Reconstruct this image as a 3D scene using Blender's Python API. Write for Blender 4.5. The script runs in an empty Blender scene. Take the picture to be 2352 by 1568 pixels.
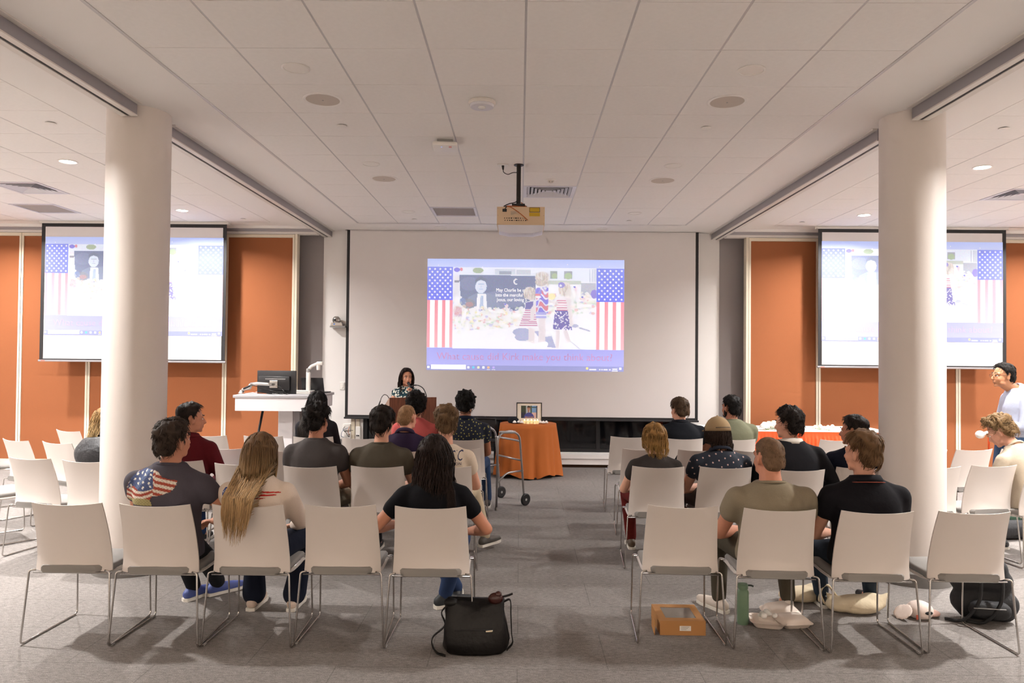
import bpy, bmesh, math, random
import numpy as np
from mathutils import Vector, Matrix, noise as mnoise
from mathutils.bvhtree import BVHTree

SC = bpy.context.scene
COL = SC.collection
PI = math.pi

# ------------------------------------------------------------------ camera
CAM_H = 1.73                       # camera height above the floor
F_PX, YAW, PITCH, ROLL = 1656.92, .01137, .01763, .0092
cy_, sy_ = math.cos(YAW), math.sin(YAW); cp_, sp_ = math.cos(PITCH), math.sin(PITCH)
fwd = Vector((-sy_*cp_, cy_*cp_, sp_)); rgt0 = Vector((cy_, sy_, 0)); up0 = rgt0.cross(fwd)
rgt = rgt0*math.cos(ROLL)+up0*math.sin(ROLL); upv = up0*math.cos(ROLL)-rgt0*math.sin(ROLL)
cam_d = bpy.data.cameras.new('camera'); cam = bpy.data.objects.new('camera', cam_d); COL.objects.link(cam)
cam_d.sensor_width = 36; cam_d.lens = F_PX/2352*36; cam_d.clip_start = .05; cam_d.clip_end = 100
cam.matrix_world = Matrix(((rgt.x, upv.x, -fwd.x, 0), (rgt.y, upv.y, -fwd.y, 0), (rgt.z, upv.z, -fwd.z, CAM_H), (0, 0, 0, 1)))
SC.camera = cam

# ------------------------------------------------------------------ world, exposure
world = bpy.data.worlds.new('world'); SC.world = world; world.use_nodes = True
world.node_tree.nodes['Background'].inputs[0].default_value = (.9, .85, .8, 1)
world.node_tree.nodes['Background'].inputs[1].default_value = .05
SC.view_settings.view_transform = 'Standard'; SC.view_settings.look = 'None'
SC.view_settings.gamma = 1; SC.view_settings.use_curve_mapping = False
SC.view_settings.exposure = 0.18
LAMP_W = 142          # watts of one lit ceiling downlight
REAR_FILL_W = 76          # watts of each warmer lamp added behind the camera
SC.cycles.use_denoising = True
SC.cycles.max_bounces = 6; SC.cycles.diffuse_bounces = 4; SC.cycles.glossy_bounces = 3; SC.cycles.transmission_bounces = 4
SC.cycles.use_adaptive_sampling = True; SC.cycles.adaptive_threshold = .16; SC.cycles.adaptive_min_samples = 12
SC.cycles.sample_clamp_indirect = 4

# ------------------------------------------------------------------ helpers
def lin(c):
    return tuple((v/12.92 if v <= .04045 else ((v+.055)/1.055)**2.4) for v in c)
def hexc(h):
    return lin(tuple(int(h[i:i+2], 16)/255 for i in (0, 2, 4)))
MATS = {}
def mat(name, col, rough=.6, metal=0, bump=0, bscale=60, var=0, vscale=8, attr=None, emit=0, spec=None, coat=0, stretch=None, alpha=None, trans=0):
    if name in MATS: return MATS[name]
    if isinstance(col, str): col = hexc(col)
    m = bpy.data.materials.new(name); m.use_nodes = True; nt = m.node_tree; N = nt.nodes; L = nt.links
    b = N['Principled BSDF']
    b.inputs['Base Color'].default_value = (*col, 1); b.inputs['Roughness'].default_value = rough; b.inputs['Metallic'].default_value = metal
    if spec is not None: b.inputs['Specular IOR Level'].default_value = spec
    if coat: b.inputs['Coat Weight'].default_value = coat
    if trans: b.inputs['Transmission Weight'].default_value = trans
    tc = N.new('ShaderNodeTexCoord')
    src = tc.outputs['Object']
    if stretch:
        mp = N.new('ShaderNodeMapping'); mp.inputs['Scale'].default_value = stretch; L.new(src, mp.inputs['Vector']); src = mp.outputs['Vector']
    colsock = None
    if attr:
        a = N.new('ShaderNodeAttribute'); a.attribute_name = attr; colsock = a.outputs['Color']
    if var:
        n = N.new('ShaderNodeTexNoise'); n.inputs['Scale'].default_value = vscale; n.inputs['Detail'].default_value = 4
        L.new(src, n.inputs['Vector'])
        r = N.new('ShaderNodeMapRange'); r.inputs['To Min'].default_value = 1-var; r.inputs['To Max'].default_value = 1+var
        r.inputs['From Min'].default_value = .25; r.inputs['From Max'].default_value = .75
        L.new(n.outputs['Fac'], r.inputs['Value'])
        mx = N.new('ShaderNodeVectorMath'); mx.operation = 'SCALE'
        if colsock: L.new(colsock, mx.inputs[0])
        else: mx.inputs[0].default_value = col
        L.new(r.outputs['Result'], mx.inputs['Scale']); colsock = mx.outputs[0]
    if colsock: L.new(colsock, b.inputs['Base Color'])
    if emit:
        b.inputs['Emission Strength'].default_value = emit
        if colsock: L.new(colsock, b.inputs['Emission Color'])
        else: b.inputs['Emission Color'].default_value = (*col, 1)
    if bump:
        n2 = N.new('ShaderNodeTexNoise'); n2.inputs['Scale'].default_value = bscale; n2.inputs['Detail'].default_value = 5
        L.new(src, n2.inputs['Vector'])
        bp = N.new('ShaderNodeBump'); bp.inputs['Strength'].default_value = bump; bp.inputs['Distance'].default_value = .01
        L.new(n2.outputs['Fac'], bp.inputs['Height']); L.new(bp.outputs['Normal'], b.inputs['Normal'])
    MATS[name] = m
    return m

class MB:
    """collects closed shapes; build() links them as ONE mesh object"""
    def __init__(s): s.v = []; s.f = []; s.c = None
    def add(s, v, f):
        o = len(s.v); s.v += [tuple(p) for p in v]; s.f += [tuple(i+o for i in q) for q in f]; return s
    def box(s, x0, x1, y0, y1, z0, z1):
        v = [(x, y, z) for z in (z0, z1) for y in (y0, y1) for x in (x0, x1)]
        return s.add(v, [(0, 2, 3, 1), (4, 5, 7, 6), (0, 1, 5, 4), (2, 6, 7, 3), (0, 4, 6, 2), (1, 3, 7, 5)])
    def cbox(s, c, d, b=.004):
        """box with chamfered edges, centre c, size d"""
        bm = bmesh.new(); bmesh.ops.create_cube(bm, size=1)
        for q in bm.verts: q.co = Vector((q.co.x*d[0]+c[0], q.co.y*d[1]+c[1], q.co.z*d[2]+c[2]))
        bmesh.ops.bevel(bm, geom=list(bm.edges), offset=b, segments=2, affect='EDGES', profile=.5)
        bm.verts.index_update()
        s.add([q.co[:] for q in bm.verts], [[w.index for w in g.verts] for g in bm.faces]); bm.free(); return s
    def prism(s, pts, a, b, axis='y'):
        """polygon pts (2D) extruded from a to b along axis"""
        n = len(pts)
        def P(p, t): return {'y': (p[0], t, p[1]), 'x': (t, p[0], p[1]), 'z': (p[0], p[1], t)}[axis]
        v = [P(p, a) for p in pts]+[P(p, b) for p in pts]
        f = [tuple(range(n))[::-1], tuple(range(n, 2*n))]+[(i, (i+1) % n, n+(i+1) % n, n+i) for i in range(n)]
        return s.add(v, f)
    def tube(s, path, r, n=8, caps=True):
        path = [Vector(p) for p in path]; m = len(path)
        rs = r if isinstance(r, (list, tuple)) else [r]*m
        v = []; prev = None
        for i, p in enumerate(path):
            t = ((path[i+1]-p) if i == 0 else (p-path[i-1]) if i == m-1 else ((path[i+1]-p).normalized()+(p-path[i-1]).normalized()))
            t = t.normalized() if t.length > 1e-9 else Vector((0, 0, 1))
            if prev is None:
                a = Vector((0, 0, 1)) if abs(t.z) < .9 else Vector((1, 0, 0)); x = t.cross(a).normalized()
            else:
                x = prev-t*prev.dot(t); x = x.normalized() if x.length > 1e-6 else t.orthogonal().normalized()
            prev = x; y = t.cross(x)
            for k in range(n):
                q = 2*PI*k/n; v.append(p+(x*math.cos(q)+y*math.sin(q))*rs[i])
        f = [(i*n+k, i*n+(k+1) % n, (i+1)*n+(k+1) % n, (i+1)*n+k) for i in range(m-1) for k in range(n)]
        if caps: f += [tuple(range(n))[::-1], tuple(range((m-1)*n, m*n))]
        return s.add(v, f)
    def lathe(s, prof, n=24, c=(0, 0, 0)):
        """profile [(r,z)...] around z through c; r=0 ends are closed"""
        v = []; f = []; rings = []
        for r, z in prof:
            if r < 1e-6: rings.append([len(v)]); v.append((c[0], c[1], c[2]+z))
            else:
                rings.append(list(range(len(v), len(v)+n)))
                v += [(c[0]+r*math.cos(2*PI*k/n), c[1]+r*math.sin(2*PI*k/n), c[2]+z) for k in range(n)]
        for a, b in zip(rings, rings[1:]):
            for k in range(n):
                k2 = (k+1) % n
                if len(a) == 1 and len(b) == 1: continue
                if len(a) == 1: f.append((a[0], b[k2], b[k]))
                elif len(b) == 1: f.append((a[k], a[k2], b[0]))
                else: f.append((a[k], a[k2], b[k2], b[k]))
        if len(rings[0]) > 1: f.append(tuple(rings[0])[::-1])
        if len(rings[-1]) > 1: f.append(tuple(rings[-1]))
        return s.add(v, f)
    def ell(s, c, r, rot=None, nu=12, nv=8):
        o = MB().lathe([(math.sin(PI*i/nv), -math.cos(PI*i/nv)) for i in range(nv+1)], nu)
        M = rot or Matrix.Identity(3)
        return s.add([Vector(c)+M @ Vector((p[0]*r[0], p[1]*r[1], p[2]*r[2])) for p in o.v], o.f)
    def cap(s, p0, r0, p1, r1, n=12):
        """tapered capsule"""
        p0 = Vector(p0); p1 = Vector(p1); d = p1-p0; L_ = d.length
        t = d.normalized() if L_ > 1e-6 else Vector((0, 0, 1)); x = t.orthogonal().normalized(); y = t.cross(x)
        prof = [(r0*math.sin(a), -r0*math.cos(a)) for a in (0, PI/8, PI/4, 3*PI/8, PI/2)]+[(r1*math.sin(a), L_-r1*math.cos(a)) for a in (PI/2, 5*PI/8, 3*PI/4, 7*PI/8, PI)]
        prof[0] = (0, prof[0][1]); prof[-1] = (0, prof[-1][1])
        o = MB().lathe(prof, n)
        return s.add([p0+x*q[0]+y*q[1]+t*q[2] for q in o.v], o.f)
    def loft(s, rings):
        """closed loft through rings (equal point counts)"""
        n = len(rings[0]); v = [p for r in rings for p in r]
        f = [(i*n+k, i*n+(k+1) % n, (i+1)*n+(k+1) % n, (i+1)*n+k) for i in range(len(rings)-1) for k in range(n)]
        f += [tuple(range(n))[::-1], tuple(range((len(rings)-1)*n, len(rings)*n))]
        return s.add(v, f)
    def xf(s, M):
        s.v = [tuple(M @ Vector(p)) for p in s.v]; return s
    def mesh(s, name):
        me = bpy.data.meshes.new(name); me.from_pydata([tuple(p) for p in s.v], [], s.f); me.update(); return me
    def build(s, name, m, parent=None, smooth=False, angle=None):
        me = s.mesh(name)
        if smooth or angle: me.polygons.foreach_set('use_smooth', [True]*len(me.polygons))
        if angle: me.set_sharp_from_angle(angle=math.radians(angle))
        return link(name, me, m, parent)
def link(name, me, m=None, parent=None, loc=None, rz=None):
    if m is not None and not me.materials: me.materials.append(MATS[m] if isinstance(m, str) else m)
    o = bpy.data.objects.new(name, me); COL.objects.link(o)
    if parent is not None: o.parent = parent
    if loc is not None: o.location = loc
    if rz is not None: o.rotation_euler = (0, 0, rz)
    return o
def tag(o, label=None, cat=None, group=None, kind=None):
    if label: o['label'] = label
    if cat: o['category'] = cat
    if group: o['group'] = group
    if kind: o['kind'] = kind
    return o
def thing(name, label, cat, loc=(0, 0, 0), rz=0, group=None):
    o = bpy.data.objects.new(name, None); COL.objects.link(o); o.empty_display_size = .1
    o.location = loc; o.rotation_euler = (0, 0, rz); return tag(o, label, cat, group)
def struct(name, loc=(0, 0, 0)):
    o = bpy.data.objects.new(name, None); COL.objects.link(o); o.location = loc; o['kind'] = 'structure'; return o
def copy_tree(o, parent=None):
    c = o.copy(); COL.objects.link(c)
    if parent is not None: c.parent = parent
    for ch in o.children: copy_tree(ch, c)
    return c
def fillet(pts, r, n=4):
    pts = [Vector(p) for p in pts]; out = [pts[0]]
    for i in range(1, len(pts)-1):
        a, b, c = pts[i-1], pts[i], pts[i+1]
        rr = min(r, (a-b).length*.45, (c-b).length*.45)
        p0 = b+(a-b).normalized()*rr; p1 = b+(c-b).normalized()*rr
        for k in range(n+1):
            t = k/n; out.append(p0*(1-t)**2+b*2*t*(1-t)+p1*t*t)
    return out+[pts[-1]]
def curve(pts, n=8):
    """Catmull-Rom through pts"""
    P = [Vector(p) for p in pts]; P = [P[0]*2-P[1]]+P+[P[-1]*2-P[-2]]; out = []
    for i in range(1, len(P)-2):
        for k in range(n):
            t = k/n; a, b, c, d = P[i-1:i+3]
            out.append(.5*((2*b)+(c-a)*t+(2*a-5*b+4*c-d)*t*t+(3*b-a-3*c+d)*t**3))
    return out+[P[-2]]
def text_mb(s, size, depth=.0006, align='LEFT', sx=1.0, shear=0):
    cu = bpy.data.curves.new('t', 'FONT'); cu.body = s; cu.size = size; cu.extrude = depth/2; cu.align_x = align; cu.resolution_u = 2; cu.shear = shear
    o = bpy.data.objects.new('t', cu); COL.objects.link(o); dg = bpy.context.evaluated_depsgraph_get()
    me = bpy.data.meshes.new_from_object(o.evaluated_get(dg)); mb = MB()
    mb.add([(v.co.x*sx, v.co.z, v.co.y) for v in me.vertices], [tuple(p.vertices)[::-1] for p in me.polygons])   # upright, facing -y
    bpy.data.objects.remove(o); bpy.data.curves.remove(cu); bpy.data.meshes.remove(me)
    return mb
def T(x, y, z): return Matrix.Translation((x, y, z))

# ------------------------------------------------------------------ materials of the place
mat('wall_white', 'eae6e3', .75, bump=.03, bscale=180)
mat('wall_shade_grey', 'a19a99', .8, bump=.03, bscale=180)
mat('ceiling_white', 'ebe7e3', .85, bump=.02, bscale=120)
mat('tile', 'eeeae6', .95, bump=.25, bscale=420, var=.02, vscale=30)
mat('tbar', 'c9c6c6', .45, .2)
mat('aluminium', 'a5a2a6', .38, .75)
mat('track_white', 'dcd6cf', .5)
mat('black', '161416', .5)
mat('black_matte', '141214', .8)
mat('orange_fabric', '965833', .9, bump=.18, bscale=500, var=.05, vscale=260)
mat('cream_trim', 'ddd2bd', .5)
mat('column_paint', 'dcd3cc', .5, bump=.03, bscale=90)
mat('rubber_grey', '77736f', .7)
mat('screen_white', 'dcd6d4', .75)
mat('screen_black', '1b191b', .6)
mat('glass_dark', '0d0d10', .06, spec=.7)
mat('brown_base', '50371f', .7)
mat('chair_plastic', 'd8cfc8', .38, bump=.02, bscale=300)
mat('seat_grey', '8d8985', .85, bump=.15, bscale=350)
mat('chrome', 'c8c4c0', .2, 1)
mat('white_plastic', 'e8e4de', .4)
mat('grey_plastic', '9a9896', .5)

CEIL = CAM_H+1.909
S = .6096
WALL_Y = 11.25; ORANGE_Y = 10.92
XL, XR, YB = -9.4, 9.4, -6.2
# carpet: heathered grey loop pile
def carpet():
    m = bpy.data.materials.new('carpet'); m.use_nodes = True; nt = m.node_tree; N = nt.nodes; L = nt.links; b = N['Principled BSDF']
    tc = N.new('ShaderNodeTexCoord'); n1 = N.new('ShaderNodeTexNoise'); n1.inputs['Scale'].default_value = 160; n1.inputs['Detail'].default_value = 3
    n2 = N.new('ShaderNodeTexNoise'); n2.inputs['Scale'].default_value = 34; n2.inputs['Detail'].default_value = 6
    mp = N.new('ShaderNodeMapping'); mp.inputs['Scale'].default_value = (.8, 2.2, 1)
    L.new(tc.outputs['Object'], n1.inputs['Vector']); L.new(tc.outputs['Object'], mp.inputs['Vector']); L.new(mp.outputs['Vector'], n2.inputs['Vector'])
    mix = N.new('ShaderNodeMath'); mix.operation = 'MULTIPLY_ADD'; mix.inputs[1].default_value = .55
    L.new(n1.outputs['Fac'], mix.inputs[0]); mm = N.new('ShaderNodeMath'); mm.operation = 'MULTIPLY'; mm.inputs[1].default_value = .45
    L.new(n2.outputs['Fac'], mm.inputs[0]); L.new(mm.outputs[0], mix.inputs[2])
    cr = N.new('ShaderNodeValToRGB'); cr.color_ramp.elements[0].position = .32; cr.color_ramp.elements[1].position = .68
    cr.color_ramp.elements[0].color = (*hexc('625d5a'), 1); cr.color_ramp.elements[1].color = (*hexc('9a9490'), 1)
    L.new(mix.outputs[0], cr.inputs['Fac'])
    br = N.new('ShaderNodeTexBrick'); br.inputs['Scale'].default_value = 1; br.inputs['Brick Width'].default_value = 1; br.inputs['Row Height'].default_value = .5
    br.offset = .5; br.inputs['Mortar Size'].default_value = .003; br.inputs['Color1'].default_value = br.inputs['Color2'].default_value = (1, 1, 1, 1); br.inputs['Mortar'].default_value = (.72, .72, .72, 1)
    L.new(tc.outputs['Object'], br.inputs['Vector'])
    mul = N.new('ShaderNodeMix'); mul.data_type = 'RGBA'; mul.blend_type = 'MULTIPLY'; mul.inputs[0].default_value = 1
    L.new(cr.outputs['Color'], mul.inputs[6]); L.new(br.outputs['Color'], mul.inputs[7]); L.new(mul.outputs[2], b.inputs['Base Color'])
    b.inputs['Roughness'].default_value = .95; b.inputs['Specular IOR Level'].default_value = .25
    bp = N.new('ShaderNodeBump'); bp.inputs['Strength'].default_value = .5; bp.inputs['Distance'].default_value = .006
    L.new(n1.outputs['Fac'], bp.inputs['Height']); L.new(bp.outputs['Normal'], b.inputs['Normal']); MATS['carpet'] = m
carpet()

# ------------------------------------------------------------------ room shell
def solid(name, m, *boxes):
    b = MB()
    for q in boxes: b.box(*q)
    return tag(b.build(name, m), kind='structure')
solid('floor', 'carpet', (XL-.2, XR+.2, YB-.2, 11.8, -.1, 0))
solid('wall_left', 'wall_white', (XL-.2, XL, YB, 11.6, 0, CEIL+.4))
solid('wall_right', 'wall_white', (XR, XR+.2, YB, 11.6, 0, CEIL+.4))
solid('wall_back', 'wall_white', (XL-.2, XR+.2, YB-.2, YB, 0, CEIL+.4))
WX0, WX1, WZ0, WZ1 = -2.44, 2.5, .21, 3.0      # window opening behind the centre screen
solid('wall_front', 'wall_white', (-3.09, WX0, WALL_Y, WALL_Y+.3, 0, CEIL), (WX1, 3.09, WALL_Y, WALL_Y+.3, 0, CEIL),
      (WX0, WX1, WALL_Y, WALL_Y+.3, WZ1, CEIL), (WX0, WX1, WALL_Y, WALL_Y+.3, 0, WZ0))
solid('wall_recess', 'wall_shade_grey', (-3.6, -3.09, WALL_Y+.015, WALL_Y+.3, 0, CEIL), (3.09, 3.6, WALL_Y+.015, WALL_Y+.3, 0, CEIL))  # shade of the recess is put into the grey base colour
solid('wall_outer', 'wall_shade_grey', (XL-.2, XR+.2, 11.62, 11.8, 0, CEIL+.4))
# ceiling: gypsum slab above everything, gypsum bands between the tiled fields
solid('ceiling', 'ceiling_white', (XL-.2, XR+.2, YB-.2, 11.8, CEIL+.2, CEIL+.4),
      (-3.685, -2.405, YB, 11.6, CEIL, CEIL+.029), (2.405, 3.685, YB, 11.6, CEIL, CEIL+.029),
      (-2.405, 2.405, 10.545, 11.6, CEIL, CEIL+.029), (XL, -3.685, 10.53, 11.6, CEIL, CEIL+.029), (3.685, XR, 10.53, 11.6, CEIL, CEIL+.029),
      (XL, -3.685, YB, -1, CEIL, CEIL+.029), (3.685, XR, YB, -1, CEIL, CEIL+.029), (-2.405, 2.405, YB, 1.0, CEIL, CEIL+.029))
HOLES = [(s*1.525, y, .078) for s in (-1, 1) for y in (9.69, 7.24, 4.80, 2.36)]+[(s*x, y, .078) for s in (-1, 1) for x in (4.6, 7.65) for y in (9.70, 7.225, 4.78, 2.34)]
def holed_tile(w, d, hx, hy, r):
    n = 32; b = MB(); sq = []
    for k in range(n):
        a = 2*PI*(k+.5)/n; c, s_ = math.cos(a), math.sin(a)
        t = min((w/2-hx*(1 if c > 0 else -1))/abs(c), (d/2-hy*(1 if s_ > 0 else -1))/abs(s_)); sq.append((hx+c*t, hy+s_*t))
    ci = [(hx+r*math.cos(2*PI*(k+.5)/n), hy+r*math.sin(2*PI*(k+.5)/n)) for k in range(n)]
    # snap the ray hits nearest a corner onto that corner
    for cx in (-w/2, w/2):
        for cy in (-d/2, d/2):
            k = min(range(n), key=lambda q: (sq[q][0]-cx)**2+(sq[q][1]-cy)**2); sq[k] = (cx, cy)
    v = [(x, y, z) for z in (0, .018) for L_ in (sq, ci) for x, y in L_]
    f = []
    for k in range(n):
        j = (k+1) % n
        f += [(k, n+k, n+j, j), (2*n+k, 2*n+j, 3*n+j, 3*n+k), (k, j, 2*n+j, 2*n+k), (n+k, 3*n+k, 3*n+j, n+j)]
    return b.add(v, f).mesh('ceiling_tile')
def tile_field(name, xs, y0, rows, skip):
    """suspended tiles, each its own piece; wide dark joints run along the room, hairline joints across"""
    root = struct(name)
    meshes = {}
    for j in range(rows):
        ya, yb = y0+j*S+.002, y0+(j+1)*S-.002
        if yb < .95 and 'bay' not in name and False: continue
        for i, (xa, xb) in enumerate(zip(xs, xs[1:])):
            if (i, j) in skip: continue
            w = round(xb-xa, 3)
            hole = [q for q in HOLES if xa < q[0] < xb and ya < q[1] < yb]
            if hole:
                me = holed_tile(w-.014, S-.004, hole[0][0]-(xa+xb)/2, hole[0][1]-(ya+yb)/2, hole[0][2]); me.materials.append(MATS['tile'])
                link('ceiling_tile', me, None, root, ((xa+xb)/2, (ya+yb)/2, CEIL)); continue
            if w not in meshes:
                b = MB(); b.cbox((0, 0, .009), (w-.014, S-.004, .018), .002); me = b.mesh('ceiling_tile'); me.materials.append(MATS['tile']); meshes[w] = me
            link('ceiling_tile', meshes[w], None, root, ((xa+xb)/2, (ya+yb)/2, CEIL))
    for x in xs:
        MB().box(x-.0068, x+.0068, y0, y0+rows*S, CEIL+.003, CEIL+.02).build('grid_bar', 'tbar', root)
    return root
X0 = .01655; Y0 = 4.48447
xs_c = [-2.402]+[X0+i*S for i in range(-3, 4)]+[2.402]
ROW0 = Y0-6*S        # first row of the centre field (behind the camera's view)
tile_field('ceiling_field', xs_c, ROW0, 16, {(4, 12), (2, 14)})
xs_l = [-3.685-i*S for i in range(0, 10)][::-1]; xs_r = [3.685+i*S for i in range(0, 10)]
tile_field('ceiling_field', xs_l, 4.468-9*S, 19, {(9-4, 15), (9-5, 17)})
tile_field('ceiling_field', xs_r, 4.468-9*S, 19, {(3, 15)})
for x in (-2.405, 2.405):   # edge angle trim
    s_ = -1 if x < 0 else 1
    tag(MB().box(x-.012, x+.012, 1.0, 10.55, CEIL-.004, CEIL+.004).build('trim_1', 'tbar'), kind='structure')

# partition tracks under the gypsum bands
def track(sx, ya, yb):
    r = struct('trim_2')
    x0, x1 = sorted((sx*2.965, sx*3.09))
    MB().box(x0, x1, ya, yb, CEIL-.095, CEIL).build('track_channel', 'aluminium', r)
    MB().box(min(sx*2.925, sx*2.965), max(sx*2.925, sx*2.965), ya, yb, CEIL-.012, CEIL).build('track_flange', 'track_white', r)
    MB().box(min(sx*3.09, sx*3.12), max(sx*3.09, sx*3.12), ya, yb, CEIL-.012, CEIL).build('track_flange', 'track_white', r)
    for a, b in ((2.962, 3.012), (3.042, 3.093)):
        MB().box(min(sx*a, sx*b), max(sx*a, sx*b), ya, yb, CEIL-.104, CEIL-.094).build('track_lip', 'track_white', r)
    MB().box(min(sx*3.012, sx*3.042), max(sx*3.012, sx*3.042), ya, yb, CEIL-.098, CEIL-.0945).build('track_slot', 'black', r)
for sx in (-1, 1):
    track(sx, YB, 5.49); track(sx, 6.02, WALL_Y)

# columns
for x, nm in ((-3.083, 'left'), (3.103, 'right')):
    r = tag(thing('round_column', None, None, (x, 5.75, 0)), 'white round column in front of the %s hanging screen' % nm, 'column', 'round columns')
    MB().lathe([(.236, .0), (.236, CEIL)], 64).build('shaft', 'column_paint', r, angle=30)
    MB().lathe([(.282, 0), (.282, .098), (.276, .105), (.23, .105)], 64).build('base_ring', 'rubber_grey', r, angle=30)

# orange operable partitions either side of the front wall
def partition(sx):
    r = struct('wall_left_partition' if sx < 0 else 'wall_right_partition')
    seams = [3.44, 4.49, 5.53, 6.58, 7.63, 8.68, 9.38]
    for a, b in zip(seams, seams[1:]):
        x0, x1 = sorted((sx*a, sx*b))
        p = MB().box(x0+.035, x1-.035, ORANGE_Y, ORANGE_Y+.06, .075, 3.47).build('panel', 'orange_fabric', r)
        for q in ((x0+.004, x0+.034, .02, 3.52), (x1-.034, x1-.004, .02, 3.52)):
            MB().box(q[0], q[1], ORANGE_Y-.012, ORANGE_Y+.06, q[2], q[3]).build('panel_trim', 'cream_trim', p)
        MB().box(x0+.034, x1-.034, ORANGE_Y-.01, ORANGE_Y+.06, 3.472, 3.52).build('panel_trim', 'cream_trim', p)
        MB().box(x0+.034, x1-.034, ORANGE_Y-.01, ORANGE_Y+.06, .02, .073).build('panel_trim', 'cream_trim', p)
    x0, x1 = sorted((sx*3.1, sx*9.4))
    MB().box(x0, x1, ORANGE_Y-.03, ORANGE_Y+.1, 3.525, 3.56).build('head_track', 'track_white', r)
    MB().box(x0, x1, ORANGE_Y-.06, ORANGE_Y+.13, 3.56, 3.60).build('head_track', 'aluminium', r)
    MB().box(x0, x1, ORANGE_Y-.10, ORANGE_Y+.16, 3.60, CEIL).build('head_fascia', 'ceiling_white', r)
    x0, x1 = sorted((sx*3.40, sx*3.436))
    MB().box(x0, x1, ORANGE_Y-.02, ORANGE_Y+.1, 0, 3.525).build('jamb', 'cream_trim', r)
partition(-1); partition(1)

# window under the centre screen
w = struct('window_1')
MB().box(WX0, WX1, WALL_Y+.07, WALL_Y+.12, WZ0, WZ0+.055).box(WX0, WX1, WALL_Y+.07, WALL_Y+.12, WZ1-.05, WZ1).box(WX0, WX0+.06, WALL_Y+.02, WALL_Y+.12, WZ0, WZ1).box(WX1-.06, WX1, WALL_Y+.02, WALL_Y+.12, WZ0, WZ1).build('window_frame', 'black', w)
for x in (-1.22, .0, 1.23):
    MB().box(x-.03, x+.03, WALL_Y+.06, WALL_Y+.13, WZ0, WZ1).build('mullion', 'black', w)
for a, b in ((WX0+.06, -1.25), (-1.19, -.03), (.03, 1.2), (1.26, WX1-.06)):
    MB().box(a, b, WALL_Y+.09, WALL_Y+.1, WZ0+.055, WZ1-.05).build('pane', 'glass_dark', w)
tag(MB().box(-2.44, 2.5, 11.09, WALL_Y, .05, .135).box(-2.44, 2.5, 11.075, WALL_Y, .14, .205).box(-2.44, 2.5, 11.1, WALL_Y, .13, .145).build('trim_3', 'wall_white'), kind='structure')
tag(MB().box(-2.44, 2.5, 11.16, WALL_Y, 0, .05).build('baseboard_front', 'brown_base'), kind='structure')
for x in (-1.9, .4, 1.9):
    tag(MB().box(x-.012, x+.012, 11.1, 11.16, 0, .052).build('trim_4', 'wall_white'), kind='structure')
# ------------------------------------------------------------------ ceiling fixtures
mat('lamp_glow', (1, .93, .85), .5, emit=14)
mat('reflector', 'cfc8c0', .25, .6)
mat('grille', 'a09892', .8, bump=.3, bscale=700)
mat('vent_white', 'd6d4da', .5)
mat('speaker_mesh', 'cabfb4', .8, bump=.4, bscale=900)
def downlight(x, y, lit, label, watt=LAMP_W, tint=(1, .97, .94)):
    t = thing('downlight', label, 'ceiling light', (x, y, CEIL), 0, 'ceiling downlights')
    MB().lathe([(.078, .001), (.092, .001), (.094, -.003), (.09, -.006), (.08, -.006), (.078, -.002)], 32).build('trim_ring', 'white_plastic', t, angle=40)
    MB().lathe([(.0775, -.001), (.0765, .0), (.07, .05), (.055, .095), (.055, .098), (.08, .098), (.08, .02), (.0775, .018)], 32).build('reflector', 'reflector', t, angle=40)
    z = -.004 if lit else .088
    MB().lathe([(0, z), (.071 if lit else .056, z), (.071 if lit else .056, z+.005), (0, z+.005)], 24).build('lamp', 'lamp_glow' if lit else 'white_plastic', t, angle=40)
    if lit:
        ld = bpy.data.lights.new('downlight_beam', 'AREA'); ld.shape = 'DISK'; ld.size = .14; ld.energy = watt; ld.color = tint; ld.spread = math.radians(150)
        lo = bpy.data.objects.new('downlight_beam', ld); COL.objects.link(lo); lo.parent = t; lo.location = (0, 0, -.012)
    return t
sd = {-1: 'left', 1: 'right'}; ordw = ['nearest the front wall', 'second from the front wall', 'third from the front wall', 'fourth from the front wall', 'fifth from the front wall']
for s in (-1, 1):
    for k, y in enumerate((9.69, 7.24, 4.80, 2.36)):
        downlight(s*1.525, y, False, 'unlit recessed downlight in the middle ceiling, %s row, %s' % (sd[s], ordw[k]))
    downlight(s*1.225, 10.88, False, 'small unlit downlight in the plain ceiling edge above the centre screen, %s' % sd[s])
    for cx, nm in ((4.6, 'inner'), (7.65, 'outer')):
        for k, y in enumerate((9.70, 7.225, 4.78, 2.34)):
            downlight(s*cx, y, k < 3, ('lit' if k < 3 else 'unlit')+' recessed downlight in the %s side ceiling, %s row, %s' % (sd[s], nm, ordw[k]), LAMP_W if k else LAMP_W*.72)
for s in (-1, 1):      # assumed downlights, added unseen behind the camera to light the chair backs
    for cx, nm in ((1.525, 'middle'), (4.6, 'inner side'), (7.65, 'outer side')):
        for k, y in enumerate((-2.3, -4.74)):
            downlight(s*cx, y, True, 'added lit downlight in the unseen rear ceiling, %s %s row, %s' % (nm, sd[s], ('nearer the chairs', 'nearer the rear wall')[k]), REAR_FILL_W, (1, .85, .70))
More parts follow.
